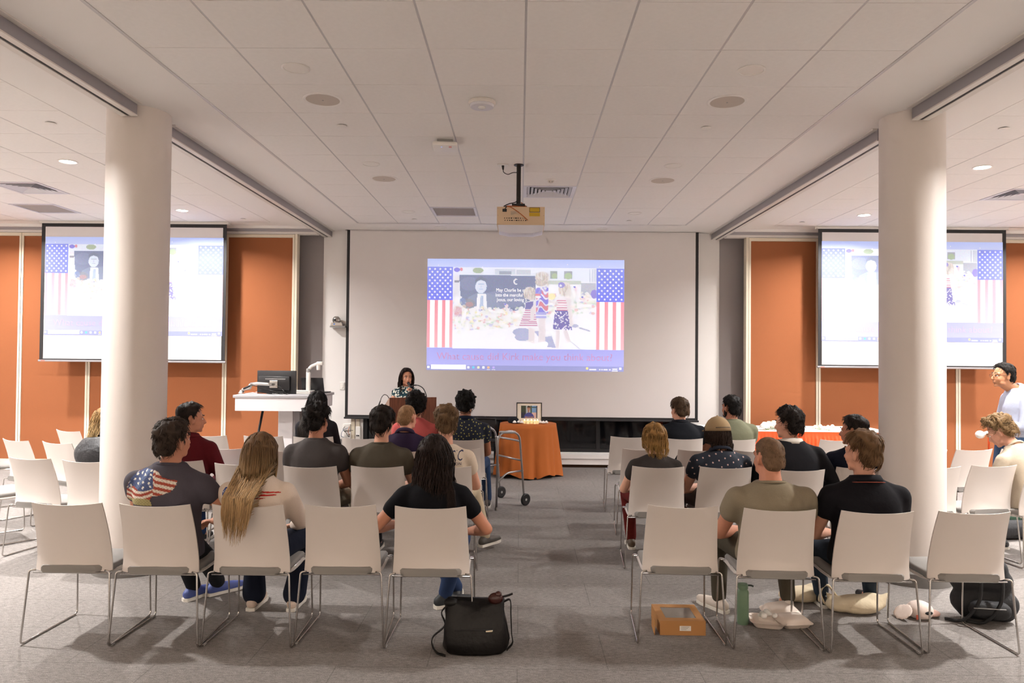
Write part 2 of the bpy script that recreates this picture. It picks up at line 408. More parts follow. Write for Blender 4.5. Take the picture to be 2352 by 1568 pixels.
for k, (x, y) in enumerate(((-1.507, 5.40), (1.537, 5.40), (-1.507, 7.85), (1.537, 7.85))):
    t = thing('ceiling_speaker', 'round flush ceiling speaker, %s one on the %s' % ('nearer' if k < 2 else 'farther', 'left' if x < 0 else 'right'), 'speaker', (x, y, CEIL), 0, 'round ceiling speakers')
    MB().lathe([(.135, .002), (.148, .002), (.149, -.004), (.14, -.007), (.135, -.004)], 40).build('rim', 'tile', t, angle=40)
    MB().lathe([(0, -.006), (.1, -.005), (.138, -.0035), (.138, .004), (0, .004)], 40).build('grille', 'speaker_mesh', t, angle=40)
    MB().lathe([(0, -.0085), (.007, -.008), (.007, -.004), (0, -.004)], 12).build('badge', 'grey_plastic', t)
for k, (x, y, lab) in enumerate(((-1.516, 6.01, 'middle ceiling on the left'), (1.533, 6.01, 'middle ceiling on the right'), (-3.96, 5.985, 'left side ceiling beside the column'), (3.99, 5.985, 'right side ceiling beside the column'),
        (-1.52, 10.22, 'middle ceiling at the far left'), (1.53, 10.22, 'middle ceiling at the far right'), (-3.99, 10.27, 'left side ceiling near the screen'), (3.98, 10.24, 'right side ceiling near the screen'))):
    t = thing('sprinkler_cover', 'small white sprinkler cover plate in the %s' % lab, 'sprinkler', (x, y, CEIL), 0, 'sprinkler cover plates')
    MB().lathe([(0, -.012), (.036, -.011), (.042, -.008), (.042, -.006), (0, -.006)], 24).build('plate', 'white_plastic', t, angle=40)
    MB().lathe([(.03, -.006), (.03, .002), (0, .002), (0, -.006)], 24).build('collar', 'grey_plastic', t)
# big smoke strobe
t = thing('ceiling_strobe', 'round white alarm strobe on the ceiling near the camera', 'alarm', (-.305, 5.42, CEIL))
MB().lathe([(.098, 0), (.104, -.006), (.104, -.02), (.096, -.028), (0, -.028), (0, 0)], 48).build('base', 'track_white', t, angle=35)
MB().lathe([(.092, -.0285), (.086, -.046), (.06, -.05), (0, -.05), (0, -.0285)], 48).build('cover', 'vent_white', t, angle=35)
MB().lathe([(.028, -.05), (.03, -.056), (.02, -.062), (0, -.063), (0, -.05)], 24, (0, -.02, 0)).build('lens', mat('strobe_lens', 'f2efe9', .1), t, angle=35)
# wifi access point
t = thing('access_point', 'white rounded wifi access point hanging on a ceiling grid bar', 'access point', (-.69, 6.45, CEIL), .06)
MB().cbox((0, 0, -.05), (.225, .225, .04), .018).build('body', 'white_plastic', t, angle=40)
MB().box(-.07, .07, -.07, .07, -.03, .0).build('bracket', 'grey_plastic', t)
MB().lathe([(0, -.0712), (.004, -.0712), (.004, -.069), (0, -.069)], 10, (-.03, -.06, 0)).build('status_light', mat('blue_led', (.1, .25, 1), .4, emit=5), t)
MB().box(.035, .06, -.09, -.045, -.0712, -.0695).build('sticker', mat('sticker_red', 'd98b82', .5), t)
# motion sensor
t = thing('motion_sensor', 'small white dome motion sensor in front of the square air diffuser', 'sensor', (.318, 7.86, CEIL))
MB().lathe([(.06, 0), (.06, -.008), (.05, -.012), (0, -.012), (0, 0)], 28).build('base', 'white_plastic', t, angle=35)
MB().ell((0, 0, -.012), (.036, .036, .026)).build('dome', mat('sensor_dome', 'd8cfc4', .3), t, smooth=True)
for x in (-.014, .014): MB().ell((x, -.028, -.026), (.007, .006, .007), nu=8, nv=6).build('eye', 'grey_plastic', t)
# square louvre diffusers
def diffuser(x, y, label):
    t = thing('air_diffuser', label, 'air vent', (x, y, CEIL), 0, 'square air diffusers')
    h = S/2-.006
    b = MB()
    for q in ((-h, h, -h, -h+.04), (-h, h, h-.04, h), (-h, -h+.04, -h+.04, h-.04), (h-.04, h, -h+.04, h-.04)): b.box(q[0], q[1], q[2], q[3], -.004, .012)
    b.build('frame', 'vent_white', t)
    MB().box(-h+.04, h-.04, -h+.04, h-.04, .024, .028).build('backing', 'black_matte', t)
    for k in range(5):
        a = h-.045-k*.043; i_ = a-.03; b = MB()
        for r0, r1 in (((-a, -a), (a, -a)), ((a, -a), (a, a)), ((a, a), (-a, a)), ((-a, a), (-a, -a))):
            f = i_/a; v = [(r0[0], r0[1], .001), (r1[0], r1[1], .001), (r1[0]*f, r1[1]*f, .022), (r0[0]*f, r0[1]*f, .022)]
            v2 = [(p[0], p[1], p[2]-.003) for p in v]
            b.add(v+v2, [(0, 1, 2, 3), (7, 6, 5, 4), (0, 4, 5, 1), (1, 5, 6, 2), (2, 6, 7, 3), (3, 7, 4, 0)])
        b.build('louvre', 'vent_white', t)
    MB().box(-.035, .035, -.035, .035, .004, .01).build('centre_plate', 'vent_white', t)
diffuser(X0+S*.5, Y0+6.5*S, 'square white louvred air diffuser behind the projector mount')
diffuser(-3.685-3.5*S, 4.468+6.5*S, 'square white louvred air diffuser at the left image edge')
diffuser(3.685+3.5*S, 4.468+6.5*S, 'square white louvred air diffuser at the right image edge')
def return_grille(x, y, label):
    t = thing('return_grille', label, 'air vent', (x, y, CEIL), 0, 'flat return air grilles')
    h = S/2-.006; b = MB()
    for q in ((-h, h, -h, -h+.03), (-h, h, h-.03, h), (-h, -h+.03, -h+.03, h-.03), (h-.03, h, -h+.03, h-.03)): b.box(q[0], q[1], q[2], q[3], -.006, .012)
    b.build('frame', 'vent_white', t)
    MB().box(-h+.03, h-.03, -h+.03, h-.03, .004, .01).build('mesh', 'grille', t)
return_grille(X0-1.5*S, Y0+8.5*S, 'grey mesh return grille in the middle ceiling left of the projector')
return_grille(-3.685-4.5*S, 4.468+8.5*S, 'grey mesh return grille in the left side ceiling')

# ------------------------------------------------------------------ projection screens
def paint_slide():
    """the picture in the middle of the slide as a grid of coloured points (x right, z up, unit 1 = slide width)"""
    rng = np.random.default_rng(4)
    W, H_ = 260, 147
    X, Y = np.meshgrid(np.linspace(550, 1838, W), np.linspace(213, 940, H_))
    A = np.ones((H_, W, 3))*np.array((.93, .95, 1.0))
    def put(m, c, a=1.0): A[m] = A[m]*(1-a)+np.array(c)*a
    def el(cx, cy, rx, ry, c, a=1.0): put(((X-cx)/rx)**2+((Y-cy)/ry)**2 < 1, c, a)
    def rc(x0, x1, y0, y1, c, a=1.0): put((X > x0) & (X < x1) & (Y > y0) & (Y < y1), c, a)
    def pg(pts, c, a=1.0):
        m = np.zeros(X.shape, bool); n = len(pts)
        for i in range(n):
            (x1, y1), (x2, y2) = pts[i], pts[(i+1) % n]
            cnd = (y1 > Y) != (y2 > Y); m ^= cnd & (X < (x2-x1)*(Y-y1)/(y2-y1+1e-9)+x1)
        put(m, c, a)
    # building behind
    rc(550, 1838, 213, 330, (.88, .92, 1)); rc(925, 1110, 225, 275, (.76, .80, .86)); rc(965, 1075, 245, 275, (.55, .6, .66)); rc(1120, 1250, 230, 275, (.74, .77, .82))
    rc(1425, 1485, 240, 310, (.55, .6, .58)); rc(1545, 1620, 240, 310, (.6, .62, .66)); el(1585, 285, 35, 30, (.62, .72, .55)); el(1462, 285, 25, 25, (.62, .7, .55))
    el(775, 240, 50, 26, (.6, .68, .55)); el(585, 235, 28, 20, (.45, .42, .85)); el(625, 232, 14, 16, (.85, .5, .55)); rc(1370, 1700, 325, 360, (.74, .78, .74)); rc(1700, 1838, 345, 480, (.68, .70, .76))
    for x in range(1775, 1838, 14): rc(x, x+4, 220, 340, (.6, .63, .66))
    rc(555, 605, 290, 480, (.86, .86, .9)); rc(560, 605, 330, 350, (.5, .5, .55))
    # memorial board with a portrait of a man in a suit
    pg([(606, 280), (1290, 284), (1300, 600), (625, 600)], (.40, .44, .58)); el(700, 360, 90, 60, (.46, .5, .64), .6); el(1000, 500, 200, 80, (.5, .54, .68), .5)
    pg([(650, 600), (690, 480), (770, 440), (850, 440), (950, 470), (985, 600)], (.47, .52, .64))
    pg([(770, 450), (848, 450), (860, 590), (765, 590)], (.95, .97, 1)); pg([(800, 462), (824, 462), (830, 585), (790, 585)], (.66, .74, .86))
    el(802, 375, 52, 72, (.82, .87, .96)); pg([(752, 375), (752, 320), (800, 290), (850, 318), (854, 375), (842, 340), (800, 325), (765, 340)], (.38, .42, .52)); rc(775, 832, 358, 364, (.5, .55, .65)); rc(784, 822, 404, 409, (.6, .64, .74)); el(803, 385, 6, 14, (.74, .79, .9))
    el(1115, 338, 20, 26, (.96, .97, 1)); el(1122, 338, 17, 19, (.40, .44, .58)); rc(1118, 1140, 322, 350, (.40, .44, .58))
    # flower bank: hundreds of pale blossoms with some bright ones and leaves
    for k in range(1500):
        x = rng.uniform(550, 1838); t = (x-550)/1288
        top = np.interp(x, [550, 620, 700, 900, 1150, 1420, 1700, 1838], [480, 470, 560, 580, 560, 420, 420, 470]); bot = np.interp(x, [550, 650, 800, 1150, 1420, 1838], [880, 790, 770, 740, 660, 620])
        y = top+(bot-top)*rng.beta(1.3, 1.2); r = rng.uniform(6, 20)
        c = [(.97, .98, 1), (.95, .96, .97), (.9, .92, .93), (.88, .9, .82), (.74, .82, .72), (.95, .9, .7), (.88, .68, .68), (.72, .72, .9), (.97, .86, .74)][rng.choice(9, p=[.3, .2, .14, .1, .1, .05, .05, .04, .02])]
        el(x, y, r, r*.75, c, .8)
    el(690, 540, 60, 45, (.5, .5, .5), .5); el(640, 520, 30, 30, (.42, .5, .72), .6); el(700, 545, 35, 22, (.75, .5, .5), .6); el(590, 605, 40, 45, (.86, .7, .74), .6)
    for k in range(6): pg([(560+k*13, 660), (566+k*13, 660), (590+k*9, 570), (585+k*9, 570)], (.72, .45, .5), .7)
    for k, (x, y) in enumerate(((1030, 560), (1720, 490), (1650, 400))):
        pg([(x-20, y-25), (x+22, y-15), (x+8, y+40)], (.9, .8, .84)); el(x-8, y-18, 10, 8, (.4, .42, .8))
    el(1820, 445, 32, 40, (.5, .45, .82)); el(1440, 470, 32, 30, (.96, .9, .6), .8)
    # pavement and shadows
    pg([(550, 900), (680, 780), (1150, 745), (1838, 640), (1838, 940), (550, 940)], (.95, .96, 1)); pg([(1620, 880), (1632, 880), (1710, 940), (1690, 940)], (.78, .8, .88))
    el(1175, 790, 85, 38, (.62, .65, .80)); el(1180, 835, 70, 35, (.62, .65, .80)); pg([(1280, 780), (1340, 780), (1480, 930), (1400, 920)], (.64, .66, .80)); pg([(1380, 830), (1440, 820), (1480, 925), (1420, 925)], (.62, .65, .8)); pg([(1690, 740), (1790, 770), (1785, 782), (1680, 752)], (.66, .68, .78)); el(1650, 730, 30, 16, (.66, .68, .8))
    skin = (.88, .84, .86)
    # three children seen from behind
    for x0, x1, y0, y1 in ((1232, 1262, 750, 890), (1262, 1288, 760, 890), (1325, 1360, 660, 880), (1350, 1385, 660, 880)): rc(x0, x1, y0, y1, skin)
    pg([(1475, 770), (1512, 770), (1508, 930), (1478, 930)], skin); pg([(1540, 770), (1580, 770), (1612, 870), (1580, 885)], skin)
    el(1220, 890, 48, 14, (.97, .97, 1)); el(1320, 905, 55, 22, (.98, .98, 1)); el(1370, 895, 40, 24, (.98, .98, 1)); el(1580, 895, 46, 18, (.98, .98, 1))
    pg([(1205, 520), (1270, 505), (1285, 600), (1310, 740), (1150, 735), (1190, 610)], (.93, .93, .97))
    for k in range(8): pg([(1200-k*7, 590+k*19), (1285+k*4, 592+k*19), (1287+k*4, 602+k*19), (1197-k*7, 600+k*19)], (.72, .45, .58))
    pg([(1205, 525), (1275, 510), (1270, 580), (1200, 585)], (.38, .36, .62)); el(1240, 440, 58, 56, (.88, .85, .84)); el(1255, 470, 40, 34, (.80, .76, .74))
    pg([(1250, 580), (1330, 470), (1355, 490), (1285, 630), (1275, 690), (1248, 680)], skin)
    pg([(1295, 420), (1330, 390), (1395, 380), (1410, 450), (1400, 620), (1300, 620)], (.66, .64, .88))
    wv = np.sin(Y/17+1.2*np.sin(X/14))+.6*np.sin((X-Y)/21); tee = (X > 1300+(Y-390)*.0) & (X < 1406) & (Y > 388) & (Y < 618)
    put(tee & (wv > .55), (.82, .45, .5)); put(tee & (wv < -.5), (.45, .43, .85)); put(tee & (np.abs(wv) < .3), (.95, .95, 1))
    el(1318, 430, 30, 40, (.45, .43, .85), .7); el(1312, 455, 26, 12, (.82, .45, .5)); el(1316, 475, 26, 10, (.95, .95, 1))
    el(1352, 300, 62, 56, (.82, .79, .78)); el(1340, 340, 50, 40, (.74, .70, .69)); el(1362, 290, 30, 38, (.9, .88, .87), .7); el(1555, 400, 58, 60, (.86, .83, .80))
    for hx_, hy_, hr_, n_ in ((1352, 310, 62, 70), (1240, 440, 56, 50), (1555, 410, 58, 60)):      # wavy fair hair, strand by strand
        for _ in range(n_):
            x_ = hx_+rng.uniform(-1, 1)*hr_*.9; y_ = hy_+rng.uniform(-.9, 1)*hr_*.8; g_ = rng.uniform(.62, .94); el(x_, y_, 5, rng.uniform(14, 30), (g_, g_*.95, g_*.9), .55)
    rc(1298, 1395, 610, 665, (.62, .62, .88)); rc(1298, 1395, 635, 642, (.9, .9, 1)); 
    pg([(1470, 590), (1590, 590), (1625, 770), (1450, 760)], (.36, .33, .62))
    for k in range(60): el(rng.uniform(1460, 1615), rng.uniform(600, 770), 6, 6, (.93, .93, 1))
    pg([(1495, 480), (1590, 470), (1600, 595), (1475, 595)], (.95, .93, .97))
    for k in range(5): rc(1480, 1598, 500+k*21, 509+k*21, (.78, .48, .56))
    el(1590, 440, 26, 44, (.9, .88, .86), .7); el(1525, 365, 30, 24, (.52, .5, .82)); el(1518, 372, 12, 10, (.9, .9, 1)); pg([(1415, 505), (1500, 525), (1495, 545), (1410, 520)], skin)
    pg([(1565, 480), (1608, 490), (1635, 720), (1605, 740)], skin)
    A = A*.72+np.array((.93, .94, 1.0))*.28; A = np.clip(A+rng.normal(0, .012, A.shape), 0, 1)
    return X, Y, A
SLX, SLY, PX, PY, PA = None, None, *paint_slide()
class CB(MB):
    """flat coloured polygons facing -y; each later one sits a hair nearer"""
    def __init__(s): super().__init__(); s.c = []; s.k = 0
    def poly(s, pts, col):
        s.k += 1; y = -.00002*s.k
        o = len(s.v); s.v += [(x, y, z) for x, z in pts]; s.f.append(tuple(range(o, o+len(pts)))); s.c += [col]*len(pts); return s
    def cmesh(s, name):
        me = s.mesh(name); at = me.color_attributes.new('col', 'FLOAT_COLOR', 'POINT')
        at.data.foreach_set('color', [q for c in s.c for q in (*c, 1)]); return me
def zuv(zx, zy): return ((zx-320)/1767-.5, .5*997/1767-(zy-138)/1767)
def slide_meshes():
    out = []
    n, m = PA.shape[1], PA.shape[0]
    v = [(*zuv(PX[j, i], PY[j, i]),) for j in range(m) for i in range(n)]
    me = bpy.data.meshes.new('photo'); me.from_pydata([(a, -.0004, b) for a, b in v], [], [(j*n+i, (j+1)*n+i, (j+1)*n+i+1, j*n+i+1) for j in range(m-1) for i in range(n-1)])
    at = me.color_attributes.new('col', 'FLOAT_COLOR', 'POINT'); C = np.ones((m*n, 4)); C[:, :3] = np.where(PA <= .04045, PA/12.92, ((PA+.055)/1.055)**2.4).reshape(-1, 3)
    at.data.foreach_set('color', C.ravel()); out.append(('photo', me))
    b = CB(); Z = lambda *p: [zuv(*q) for q in p]
    def rect(x0, x1, y0, y1, ctop, cbot=None):
        c1 = lin(ctop); c2 = lin(cbot or ctop); b.poly(Z((x0, y1), (x1, y1), (x1, y0), (x0, y0)), c1); b.c[-4:] = [c2, c2, c1, c1]
    rect(320, 2087, 138, 1135, (.74, .78, .98)); rect(320, 2087, 138, 215, (.72, .78, .98), (.78, .82, .98)); rect(320, 2087, 935, 1090, (.66, .67, .93), (.69, .70, .94)); rect(320, 2087, 1090, 1135, (.60, .62, .82))
    for i, (x, y) in enumerate(((418, 195), (815, 210), (1578, 182), (1865, 197))): b.poly(Z((x-5, y), (x, y+5), (x+5, y), (x, y-5)), (1, 1, 1))
    rect(360, 674, 1086, 1126, (1, 1, 1))
    for x, c in ((337, (.95, .96, 1)), (696, (.95, .95, 1)), (741, (.45, .8, .95)), (786, (.98, .95, .8)), (831, (1, 1, 1)), (876, (.95, .75, .6)), (922, (.75, .7, 1)), (1760, (.98, .9, .6)), (2057, (.95, .95, 1))): rect(x-10, x+10, 1098, 1118, c)
    for x0, x1 in ((1780, 1842), (1868, 1880), (1888, 1900), (1906, 1944), (1956, 1972)): rect(x0, x1, 1113, 1124, (.93, .94, 1))
    rect(1986, 2030, 1108, 1118, (.93, .94, 1)); rect(1982, 2034, 1124, 1132, (.93, .94, 1)); rect(640, 672, 1102, 1112, (.97, .95, .88)); rect(862, 892, 1126, 1129, (1, 1, 1)); rect(906, 938, 1126, 1129, (1, 1, 1))
    me = b.cmesh('backdrop'); out.insert(0, ('backdrop', me))
    for nm, x0, x1, dy in (('flag', 320, 549, 0), ('flag', 1840, 2087, 6)):
        b = CB(); w = x1-x0
        rect(x0, x1, 213+dy, 932+dy*1.6, (.99, .98, .99))
        for k in range(4):
            a = x0+w*(k*.294-.0); e = min(a+w*.13+ (0 if k else -4), x1); rect(max(a, x0), e, 508+dy, 932+dy*1.6, (.93, .62, .68), (.95, .72, .76) if k % 2 else (.96, .66, .70))
        rect(x0, x1, 210+dy, 508+dy, (.56, .60, .93), (.50, .53, .95))
        for r in range(11):
            for c in range(5 if r % 2 == 0 else 4):
                cx = x0+w*(.09+c*.205+(.1 if r % 2 else 0)); cy = 230+dy+r*25.6; q = []
                for i in range(10):
                    R_ = 12.5 if i % 2 == 0 else 5.2; a = -PI/2+i*PI/5; q.append((cx+R_*math.cos(a), cy+R_*math.sin(a)))
                b.poly(Z(*q[::-1]), (1, 1, 1))
        me = b.cmesh(nm); me.transform(T(0, -.0006, 0)); out.append((nm, me))
    return out
SLIDE = slide_meshes()
mat('slide_bright', (1, 1, 1), .8, attr='col', emit=.66); mat('slide_side', (1, 1, 1), .8, attr='col', emit=.55)
mat('slide_caption', lin((.76, .60, .76)), .8, emit=.55); mat('slide_caption_side', lin((.62, .58, .78)), .8, emit=.42); mat('slide_white', (1, 1, 1), .8, emit=.75); mat('slide_white_side', (1, 1, 1), .8, emit=.4)
for nm_, kd in (('slide_side', .5), ('slide_bright', .75)):      # the fabric under the projected light
    nt_ = MATS[nm_].node_tree; b_ = nt_.nodes['Principled BSDF']; vm = nt_.nodes.new('ShaderNodeVectorMath'); vm.operation = 'SCALE'; vm.inputs['Scale'].default_value = kd
    nt_.links.new(b_.inputs['Base Color'].links[0].from_socket, vm.inputs[0]); nt_.links.new(vm.outputs[0], b_.inputs['Base Color'])
def fit_text(s, w, h_, m_, parent, cx, z0, left=False, shear=0):
    b = text_mb(s, h_); xs = [p[0] for p in b.v]; k = w/(max(xs)-min(xs)); x0 = min(xs)
    b.xf(T(cx-(0 if left else w/2), -.0016, z0) @ Matrix.Diagonal((k, 1, 1, 1)) @ T(-x0, 0, 0)); o = b.build('lettering', m_, parent); o['kind'] = 'stuff'; return o
def caption(s, w, h_, m_, parent, x, z0, side):
    if side: return fit_text(s, w, h_, m_, parent, x, z0, True)
    full = text_mb(s, h_); xs = [p[0] for p in full.v]; x0 = min(xs); k = w/(max(xs)-x0)
    par = list(range(len(full.v)))
    def find(i):
        while par[i] != i: par[i] = par[par[i]]; i = par[i]
        return i
    for f in full.f:
        for i in f[1:]: par[find(i)] = find(f[0])
    isl = {}
    for i in range(len(full.v)): isl.setdefault(find(i), []).append(i)
    grp = []
    for vs in sorted(isl.values(), key=lambda c: min(full.v[i][0] for i in c)):      # one piece per letter: islands that overlap in x belong together
        a, b = min(full.v[i][0] for i in vs), max(full.v[i][0] for i in vs)
        if grp and a < grp[-1][1]-(b-a)*.5: grp[-1][1] = max(b, grp[-1][1]); grp[-1][2] += vs
        else: grp.append([a, b, list(vs)])
    for a, b, vs in grp:
        ix = {v: n for n, v in enumerate(vs)}; e = MB(); e.v = [full.v[i] for i in vs]; e.f = [tuple(ix[i] for i in f) for f in full.f if f[0] in ix]
        e.xf(T(x, -.0016, z0) @ Matrix.Diagonal((k, 1, 1, 1)) @ T(-x0, 0, 0)).build('letter', m_, parent)
def screen(x0, x1, z0, z1, y, bl, br, bb, bt, label, slide, side):
    """pull-down screen: fabric with printed black border, bottom bar, the projected slide on it"""
    t = thing('projection_screen', label, 'screen', ((x0+x1)/2, y, z0), 0, 'pull-down projection screens'); w = (x1-x0)/2; hh = z1-z0
    MB().box(-w+bl, w-br, 0, .004, bb, hh-bt).build('fabric', 'screen_white', t)
    b = MB().box(-w, -w+bl, 0, .004, 0, hh).box(w-br, w, 0, .004, 0, hh).box(-w+bl, w-br, 0, .004, 0, bb)
    if bt > 0: b.box(-w+bl, w-br, 0, .004, hh-bt, hh)
    b.build('border', 'screen_black', t)
    MB().cbox((0, .002, -.012), (2*w+.03, .03, .028), .006).build('weight_bar', 'aluminium' if side else 'screen_black', t, angle=40)
    if side: MB().box(-w+.03, -w+.09, -.0145, -.013, -.02, -.006).build('badge', mat('badge_red', 'c06a58', .5), t)
    MB().box(-w-.03, w+.03, -.02, .05, hh, CEIL-z0+.002).build('housing_slot', 'track_white', t)
    sx0, sx1, sz0, sz1 = slide
    W = sx1-sx0
    r = thing('projected_slide', 'bright projected slide with flags on the %s' % ('screen at the front centre' if not side else label.split(' ', 3)[-1] if False else ('left hanging screen' if x0 < 0 else 'right hanging screen')), 'slide', ((sx0+sx1)/2, y-.003, (sz0+sz1)/2), 0, 'projected slides')
    r.scale = (W, 1, (sz1-sz0)/(997/1767))
    for nm, me in SLIDE:
        o = link(nm, me, None, r)
        if not me.materials: me.materials.append(MATS['slide_bright'])
        if side: o.material_slots[0].link = 'OBJECT'; o.material_slots[0].material = MATS['slide_side']
    sf = '_side' if side else ''
    a, z = zuv(410, 1040); c, _ = zuv(1985, 0)
    caption('What cause did Kirk make you think about?', c-a, .052, MATS['slide_caption'+sf], r, a, z, side)
    for s_, xa, xb, zy in (('May Charlie be r', 940, 1190, 428), ('into the merciful', 936, 1176, 472), ('Jesus, our loving S', 944, 1215, 514)):
        a, z = zuv(xa, zy); c, _ = zuv(xb, 0); fit_text(s_, c-a, .024, MATS['slide_white'+sf], r, a, z, True)
    return t
screen(-2.705, 2.745, .735, CEIL, 11.16, .045, .045, .035, 0, 'wide white projection screen with black edge on the front wall', (-1.447, 1.600, 1.475, 3.20), False)
screen(-7.095, -4.345, 1.585, 3.605, 10.57, .055, .055, .02, .05, 'pull-down projection screen hanging behind the left column', (-7.035, -4.39, 1.955, 3.405), True)
screen(4.345, 7.07, 1.60, 3.605, 10.57, .055, .055, .02, .05, 'pull-down projection screen hanging behind the right column', (4.395, 7.02, 1.965, 3.425), True)

# ------------------------------------------------------------------ projector on its ceiling pole
mat('projector_beige', 'd9bf9f', .5); mat('projector_white', 'dfe0ec', .4); mat('yellow_label', 'c8a31e', .5); mat('cable_black', '15130f', .5); mat('cable_orange', 'b8622c', .5); mat('pole_dark', '2b2622', .45, .5)
PY_ = 7.24
t = thing('projector', 'beige ceiling projector hanging from a black pole in the room centre', 'projector', (-.005, PY_, CEIL))
MB().lathe([(.022, -.46), (.022, 0)], 20, (-.025, 0, 0)).build('pole', 'pole_dark', t, angle=40)
MB().lathe([(.05, -.008), (.05, 0), (0, 0), (0, -.008)], 24, (-.025, 0, 0)).build('ceiling_flange', 'pole_dark', t, angle=40)
MB().cbox((-.025, 0, -.415), (.13, .12, .022), .004).cbox((-.025, 0, -.44), (.17, .16, .02), .004).cbox((-.025, 0, -.455), (.12, .2, .016), .003).tube([(-.11, .02, -.452), (.10, .05, -.452)], .008).build('mount', 'black', t, angle=40)
bd = MB().prism([(-.235, -.46), (-.235, -.64), (-.21, -.646), (.21, -.646), (.235, -.64), (.235, -.46)], -.17, .23).build('rear_panel', 'projector_beige', t)
bb = MB(); ring = []
for y in np.linspace(-.18, .23, 8):
    q = (y+.18)/.41; s_ = 1-.12*max(0, q-.6); drop = .085*math.sin(PI*min(1, .35+q*.55))
    ring.append([(-.225*s_, y, -.64), (-.215*s_, y, -.64-drop*.8), (-.12*s_, y, -.645-drop), (.12*s_, y, -.645-drop), (.215*s_, y, -.64-drop*.8), (.225*s_, y, -.64)])
bb.loft(ring).build('underside_shell', 'projector_white', t)
MB().cbox((-.16, -.172, -.495), (.042, .006, .028), .002).build('power_inlet', 'black', t)
pb = []
for k in range(20):
    x = -.16+(k % 10)*.0225+(.006 if k > 9 else 0); z = -.572-(k//10)*.022; wd = (.008, .008, .011, .016, .005, .02, .009, .009, .006, .012)[k % 10]
    MB().cbox((x, -.1715, z), (wd, .004, .009), .0015).build('port', 'black', t)
lb = MB().box(.083, .187, -.1725, -.17, -.512, -.466).build('warning_label', 'black', t); MB().box(.087, .183, -.1735, -.1722, -.508, -.470).build('label_face', 'yellow_label', lb)
lb = MB().box(.083, .187, -.1725, -.17, -.552, -.516).build('warning_label', 'yellow_label', t)
for k in range(6): MB().box(-.10, -.10+(.09, .06, .075, .05, .08, .03)[k], -.1712, -.1704, -.507-k*.006, -.505-k*.006).build('print_line', 'grey_plastic', t)
for x in (-.225, .225):
    for z in (-.475, -.545, -.628): MB().lathe([(0, 0), (.003, 0), (.003, .003), (0, .003)], 8).xf(T(x, -.1735, z) @ Matrix.Rotation(-PI/2, 4, 'X')).build('screw', 'grey_plastic', t)
MB().tube(curve([(-.16, -.175, -.49), (-.145, -.2, -.47), (-.13, -.16, -.452), (-.17, -.05, -.43), (-.12, 0, -.395), (-.05, -.02, -.38), (-.03, -.024, -.33)]), .005).build('power_cable', 'cable_black', t, smooth=True)
MB().tube(curve([(.0, -.02, -.385), (.03, -.03, -.41), (.045, -.1, -.445), (-.06, -.15, -.45), (-.14, -.19, -.458), (-.09, -.2, -.475), (-.01, -.205, -.53), (.055, -.2, -.585), (.066, -.175, -.59)]), .0045).build('data_cable', 'cable_orange', t, smooth=True)
t = thing('ceiling_outlet', 'white ceiling outlet with a black plug beside the projector pole', 'outlet', (-.19, PY_, CEIL))
MB().cbox((0, 0, -.005), (.115, .07, .01), .003).build('plate', 'white_plastic', t)
MB().cap((0, 0, -.012), .014, (.002, 0, -.045), .009).build('plug', 'cable_black', t, smooth=True)
MB().tube(curve([(.002, 0, -.045), (.008, 0, -.075), (.05, -.01, -.1), (.1, -.02, -.085), (.14, -.024, -.085)]), .004).build('cord', 'cable_black', t, smooth=True)
# ------------------------------------------------------------------ finding places: a pixel of the photograph to a point of the room
def ray(px, py): return fwd+rgt*((px-1176)/F_PX)-upv*((py-784)/F_PX)
def at_z(px, py, z):
    d = ray(px, py); k = (z-CAM_H)/d.z; return Vector((d.x*k, d.y*k, z))
def at_y(px, py, y):
    d = ray(px, py); k = y/d.y; return Vector((d.x*k, y, CAM_H+d.z*k))

